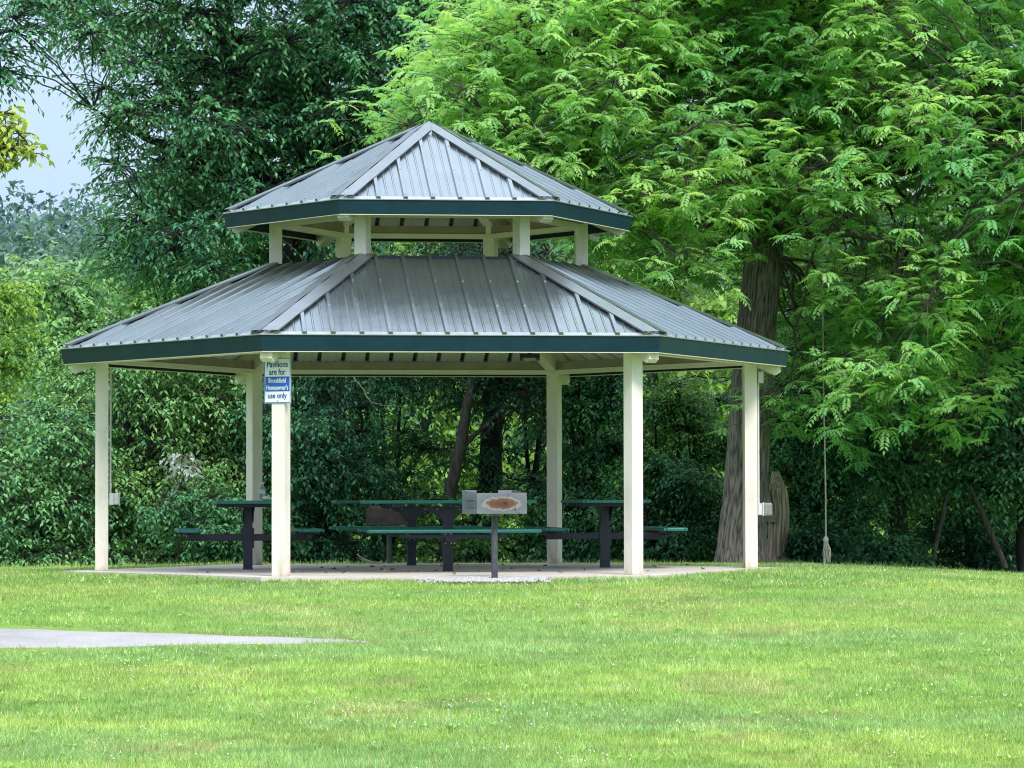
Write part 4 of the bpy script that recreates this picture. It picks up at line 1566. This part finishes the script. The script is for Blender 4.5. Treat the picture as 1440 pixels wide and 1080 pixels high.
polyline_tube(wood, [W(522, 566, 46.4), W(545, 571, 46.3), W(572, 572, 46.3)], [.005, .004, .002], 5, .06, .006)
polyline_tube(wood, [W(498, 530, 46.6), W(480, 500, 47), W(455, 470, 48)], [.012, .02, .04], 6, .1, .01)
o = link('bare_branch', wood.mesh('bare_branch'), M['stick'], None, True)
tag(o, 'pale bare branch hanging before dark leaves right of the sign', 'branch')
wood = Acc()
wx = [W(502, 787, 41.9), W(515, 790, 41.7), W(540, 794, 41.6), W(566, 792, 41.5)]
for p in wx:
    p[2] = float(gz(p[0], p[1])) + .035
wx[0][2] += .12
wx[1][2] += .03
polyline_tube(wood, wx, [.006, .014, .013, .006], 6, .08, .006)
polyline_tube(wood, [wx[1], wx[1] + np.array([-.12, .05, .05])], [.009, .004], 5, .05)
o = link('fallen_branch', wood.mesh('fallen_branch'), M['stick'], None, True)
tag(o, 'pale fallen branch lying on grass behind the rear picnic table', 'branch')

n = 46
lx = rng.uniform(-2.5, 3, n)
ly = rng.uniform(-3.2, 2.5, n)
crown = Acc()
P = np.stack([lx, ly, np.full(n, .006)], 1)
an = rng.uniform(0, 6.28, n)
D = np.stack([np.cos(an), np.sin(an), np.full(n, .25)], 1)
add_leaves(crown, P, D, np.array([[0, 0, 1.]]) + rng.normal(0, .3, (n, 3)), rng.uniform(.04, .09, n), rng.uniform(.03, .05, n), clump_color(n, (.05, .04, .02), (.1, .08, .05)), .3)
o = link('leaf_litter', crown.mesh('leaf_litter'), M['litter'])
tag(o, 'scattered dry leaves on the concrete slab', 'leaf litter', kind='stuff')

# ------------------------------------------------------------------ lawn blades
def on_path(x, y):
    return (x < XS[-1]) & (x > -16) & (y < np.interp(x, XS, PYT)) & (y > np.interp(x, XS, PYB))


def blades(n, d0, d1, h0, h1, w0, w1, power):
    u = rng.random(n)
    inv = (1 / d0) + u * (1 / d1 - 1 / d0)
    d = 1 / inv if power == 1 else d0 + u * (d1 - d0)
    x = CAM[0] + rng.uniform(-.178, .178, n) * d * 1.12
    y = d + CAM[1]
    k = ~on_path(x, y + rng.normal(0, .03, n) + .42 * (fbm(x * 3.1 + 9, y * 3.1 + 2, 3) - .5)) & ~in_hex(x, y, HEXR + .0) & ~((np.abs(x - GRILL[0] + .1) < .55 * (.7 + .5 * rng.random(n))) & (np.abs(y - GRILL[1] - .0) < .36 * (.7 + .5 * rng.random(n))))
    x, y, d = x[k], y[k], d[k]
    n = len(x)
    z = gz(x, y)
    f1 = fbm(x * .55 + 3, y * .9 + 8, 4)          # broad patches
    f2 = fbm(x * 2.3 + 40, y * 3.0 + 3, 3)         # tufts
    f3 = fbm(x * .25 + 60, y * .8 + 21, 3)
    h = rng.uniform(h0, h1, n) * (.55 + .9 * f2)
    wd = rng.uniform(w0, w1, n)
    a = rng.uniform(0, 2 * PI, n)
    lean = rng.uniform(.1, .95, n) * h
    la = rng.uniform(0, 2 * PI, n)
    side = np.stack([np.cos(a), np.sin(a), 0 * a], 1) * wd[:, None] / 2
    base = np.stack([x, y, z - .004], 1)
    tip = base + np.stack([np.cos(la) * lean, np.sin(la) * lean, h], 1)
    V = np.stack([base - side, base + side, tip], 1).reshape(-1, 3)
    # colours: fresh green, yellow green, cool blue green, some straw
    g1, g2, g3, st = np.array([.25, .43, .115]), np.array([.38, .53, .145]), np.array([.27, .45, .19]), np.array([.62, .58, .36])
    q = np.clip((f1 - .47) * 4.4 + rng.normal(0, .3, n) + .35, 0, 1)[:, None]
    c = g1 * (1 - q) + g2 * q
    q3 = np.clip((f3 - .52) * 5 + rng.normal(0, .25, n), 0, .8)[:, None]
    c = c * (1 - q3) + g3 * q3
    sdf = (rng.random(n) < .07 + .25 * np.clip((f2 - .62) * 4, 0, 1))[:, None]
    c = np.where(sdf, st * rng.uniform(.7, 1.1, (n, 1)), c)
    f4 = fbm(x * 6 + 1, y * 8 + 5, 2)
    worn = np.clip((fbm(x * .8 + 71, y * 1.1 + 33, 4) - .60) * 7, 0, 1)[:, None] * .45
    c = c * (1 - worn) + np.array([.50, .44, .24]) * worn
    c = c * (.45 + .55 * f2[:, None] + .55 * f4[:, None]) * rng.uniform(.58, 1.32, (n, 1))
    # dry, brownish fringe along the path
    ex = np.minimum(np.abs(y - np.interp(x, XS, PYT)), np.abs(y - np.interp(x, XS, PYB))) + np.clip(x - XS[-1], 0, 9) * .8
    dry = np.clip(1 - ex / (.10 + .5 * np.clip(fbm(x * 1.3 + 2, y * 1.3 + 7, 3) - .42, 0, 1)), 0, 1)[:, None] * .8
    c = c * (1 - dry) + np.array([.40, .31, .20]) * rng.uniform(.6, 1.1, (n, 1)) * dry
    return V, np.repeat(c, 3, 0)


Vs, Cs = [], []
for args in [(520000, 20, 34.8, .018, .050, .005, .009, 1), (170000, 34, 46, .025, .055, .009, .016, 2), (22000, 20, 33, .05, .08, .006, .010, 1), (16000, 43.4, 46.5, .04, .10, .009, .015, 2)]:
    v, c = blades(*args)
    Vs.append(v)
    Cs.append(c)
# longer fringe along slab and path edges
Vg, Cg = np.concatenate(Vs), np.concatenate(Cs)
o = link('grass', np_mesh('grass', Vg, np.arange(len(Vg)).reshape(-1, 3), Cg), M['blade'])
tag(o, 'short mown green lawn grass with lighter yellow patches', 'grass', kind='stuff')

# broad-leaved weeds in the turf
nw = 420
d = 1 / (1 / 20 + rng.random(nw) * (1 / 42 - 1 / 20))
x = CAM[0] + rng.uniform(-.178, .178, nw) * d * 1.1
y = d + CAM[1]
k = ~on_path(x, y) & ~in_hex(x, y, HEXR + .1) & (fbm(x * .7 + 5, y * .7 + 50, 3) > .47)
x, y = x[k], y[k]
crown = Acc()
for q in range(8):
    m = len(x)
    an = q * .785 + rng.uniform(-.3, .3, m)
    P = np.stack([x, y, gz(x, y) + .012], 1)
    D = np.stack([np.cos(an), np.sin(an), rng.uniform(.25, .9, m)], 1)
    sz = rng.uniform(.03, .075, m)
    add_leaves(crown, P, D, np.tile(np.array([[0, 0, 1.]]), (m, 1)), sz, sz * .35, clump_color(m, (.24, .46, .12), (.42, .60, .18)))
o = link('weeds', crown.mesh('weeds'), M['blade'])
tag(o, 'broad leaved weeds dotted through the lawn', 'weeds', kind='stuff')

# clover heads
n = 9000
d = 1 / (1 / 20 + rng.random(n) * (1 / 44 - 1 / 20))
x = CAM[0] + rng.uniform(-.178, .178, n) * d * 1.1
y = d + CAM[1]
den = np.clip((fbm(x * .9 + 11, y * 1.2 + 4, 3) - .47) * 5, 0.03, 1)
k = (rng.random(n) < den * .5) & ~on_path(x, y) & ~in_hex(x, y, HEXR + .05)
x, y = x[k], y[k]
n = len(x)
s = rng.uniform(.0035, .008, (n, 1, 1)) * np.array([1, 1, .9])
pos = np.stack([x, y, gz(x, y) + rng.uniform(.03, .055, n)], 1)
CV = (oct_v[None] * s + pos[:, None]).reshape(-1, 3)
CF = (oct_f[None] + 6 * np.arange(n)[:, None, None]).reshape(-1, 3)
o = link('clover_flowers', np_mesh('clover_flowers', CV, CF), M['petal'])
tag(o, 'tiny white clover flower heads scattered through the lawn', 'clover', kind='stuff')

# ------------------------------------------------------------------ light, sky, camera
SUN_EL, SUN_ROT = R_(49), R_(158)     # rotation clockwise from +Y
scn = bpy.context.scene
w = bpy.data.worlds.new('World')
scn.world = w
w.use_nodes = True
nt = w.node_tree
bg = nt.nodes['Background']
sky = nt.nodes.new('ShaderNodeTexSky')
sky.sky_type = 'NISHITA'
sky.sun_disc = False
sky.sun_elevation = SUN_EL
sky.sun_rotation = SUN_ROT
sky.air_density = 1.2
sky.dust_density = 2.2
sky.ozone_density = 1.5
tc = nt.nodes.new('ShaderNodeTexCoord')
mp = nt.nodes.new('ShaderNodeMapping')
mp.inputs['Scale'].default_value = (1, 1, 2.2)
mp.inputs['Location'].default_value = (.3, .2, .1)
nz = nt.nodes.new('ShaderNodeTexNoise')
nz.inputs['Scale'].default_value = 2.6
nz.inputs['Detail'].default_value = 7
nz.inputs['Roughness'].default_value = .58
rp_ = ramp(nt, [(.30, (.25, .25, .25)), (.55, (1, 1, 1))])
mx = nt.nodes.new('ShaderNodeMix')
mx.data_type = 'RGBA'
mx.inputs[7].default_value = (9.5, 10.0, 10.8, 1)
nt.links.new(tc.outputs['Generated'], mp.inputs[0])
nt.links.new(mp.outputs[0], nz.inputs['Vector'])
nt.links.new(nz.outputs['Fac'], rp_.inputs[0])
nt.links.new(rp_.outputs[0], mx.inputs[0])
nt.links.new(sky.outputs[0], mx.inputs[6])
sepx = nt.nodes.new('ShaderNodeSeparateXYZ')
nt.links.new(tc.outputs['Generated'], sepx.inputs[0])
grd = ramp(nt, [(0.0, (3.4, 4.6, 6.2)), (.12, (4.4, 5.7, 7.4)), (.40, (5.6, 6.8, 8.6)), (.58, (14.5, 16.0, 19.0)), (1.0, (17.0, 18.6, 22.0))])
nt.links.new(sepx.outputs['Z'], grd.inputs[0])
nt.links.new(grd.outputs[0], mx.inputs[7])
nt.links.new(mx.outputs[2], bg.inputs['Color'])
bg.inputs['Strength'].default_value = .15

sd = bpy.data.lights.new('sun', 'SUN')
sd.energy = 3.7
sd.angle = R_(15)
sd.color = (1, .95, .86)
so = bpy.data.objects.new('sun', sd)
C.objects.link(so)
dirv = Vector((math.cos(SUN_EL) * math.sin(SUN_ROT), math.cos(SUN_EL) * math.cos(SUN_ROT), math.sin(SUN_EL)))
so.rotation_euler = dirv.to_track_quat('Z', 'Y').to_euler()
so.location = dirv * 60

cd = bpy.data.cameras.new('camera')
co = bpy.data.objects.new('camera', cd)
C.objects.link(co)
co.location = tuple(CAM)
cd.sensor_width = 36
cd.lens = 36 * F / 1440
cd.clip_start = .5
cd.clip_end = 6000
mrot = Matrix.Rotation(R_(90 + 1.923), 4, 'X') @ Matrix.Rotation(R_(-.12), 4, 'Z')
co.rotation_euler = mrot.to_euler()
scn.camera = co

scn.view_settings.view_transform = 'Standard'
scn.view_settings.look = 'None'
scn.view_settings.exposure = 0
scn.view_settings.gamma = 1
scn.render.engine = 'CYCLES'
cy = scn.cycles
cy.pixel_filter_type = 'BLACKMAN_HARRIS'
cy.filter_width = 1.1
cy.max_bounces = 8
cy.diffuse_bounces = 5
cy.glossy_bounces = 3
cy.transmission_bounces = 5
cy.transparent_max_bounces = 6
cy.caustics_reflective = False
cy.caustics_refractive = False
cy.sample_clamp_indirect = 6
cy.use_adaptive_sampling = False
cy.adaptive_threshold = .02
cy.use_denoising = True
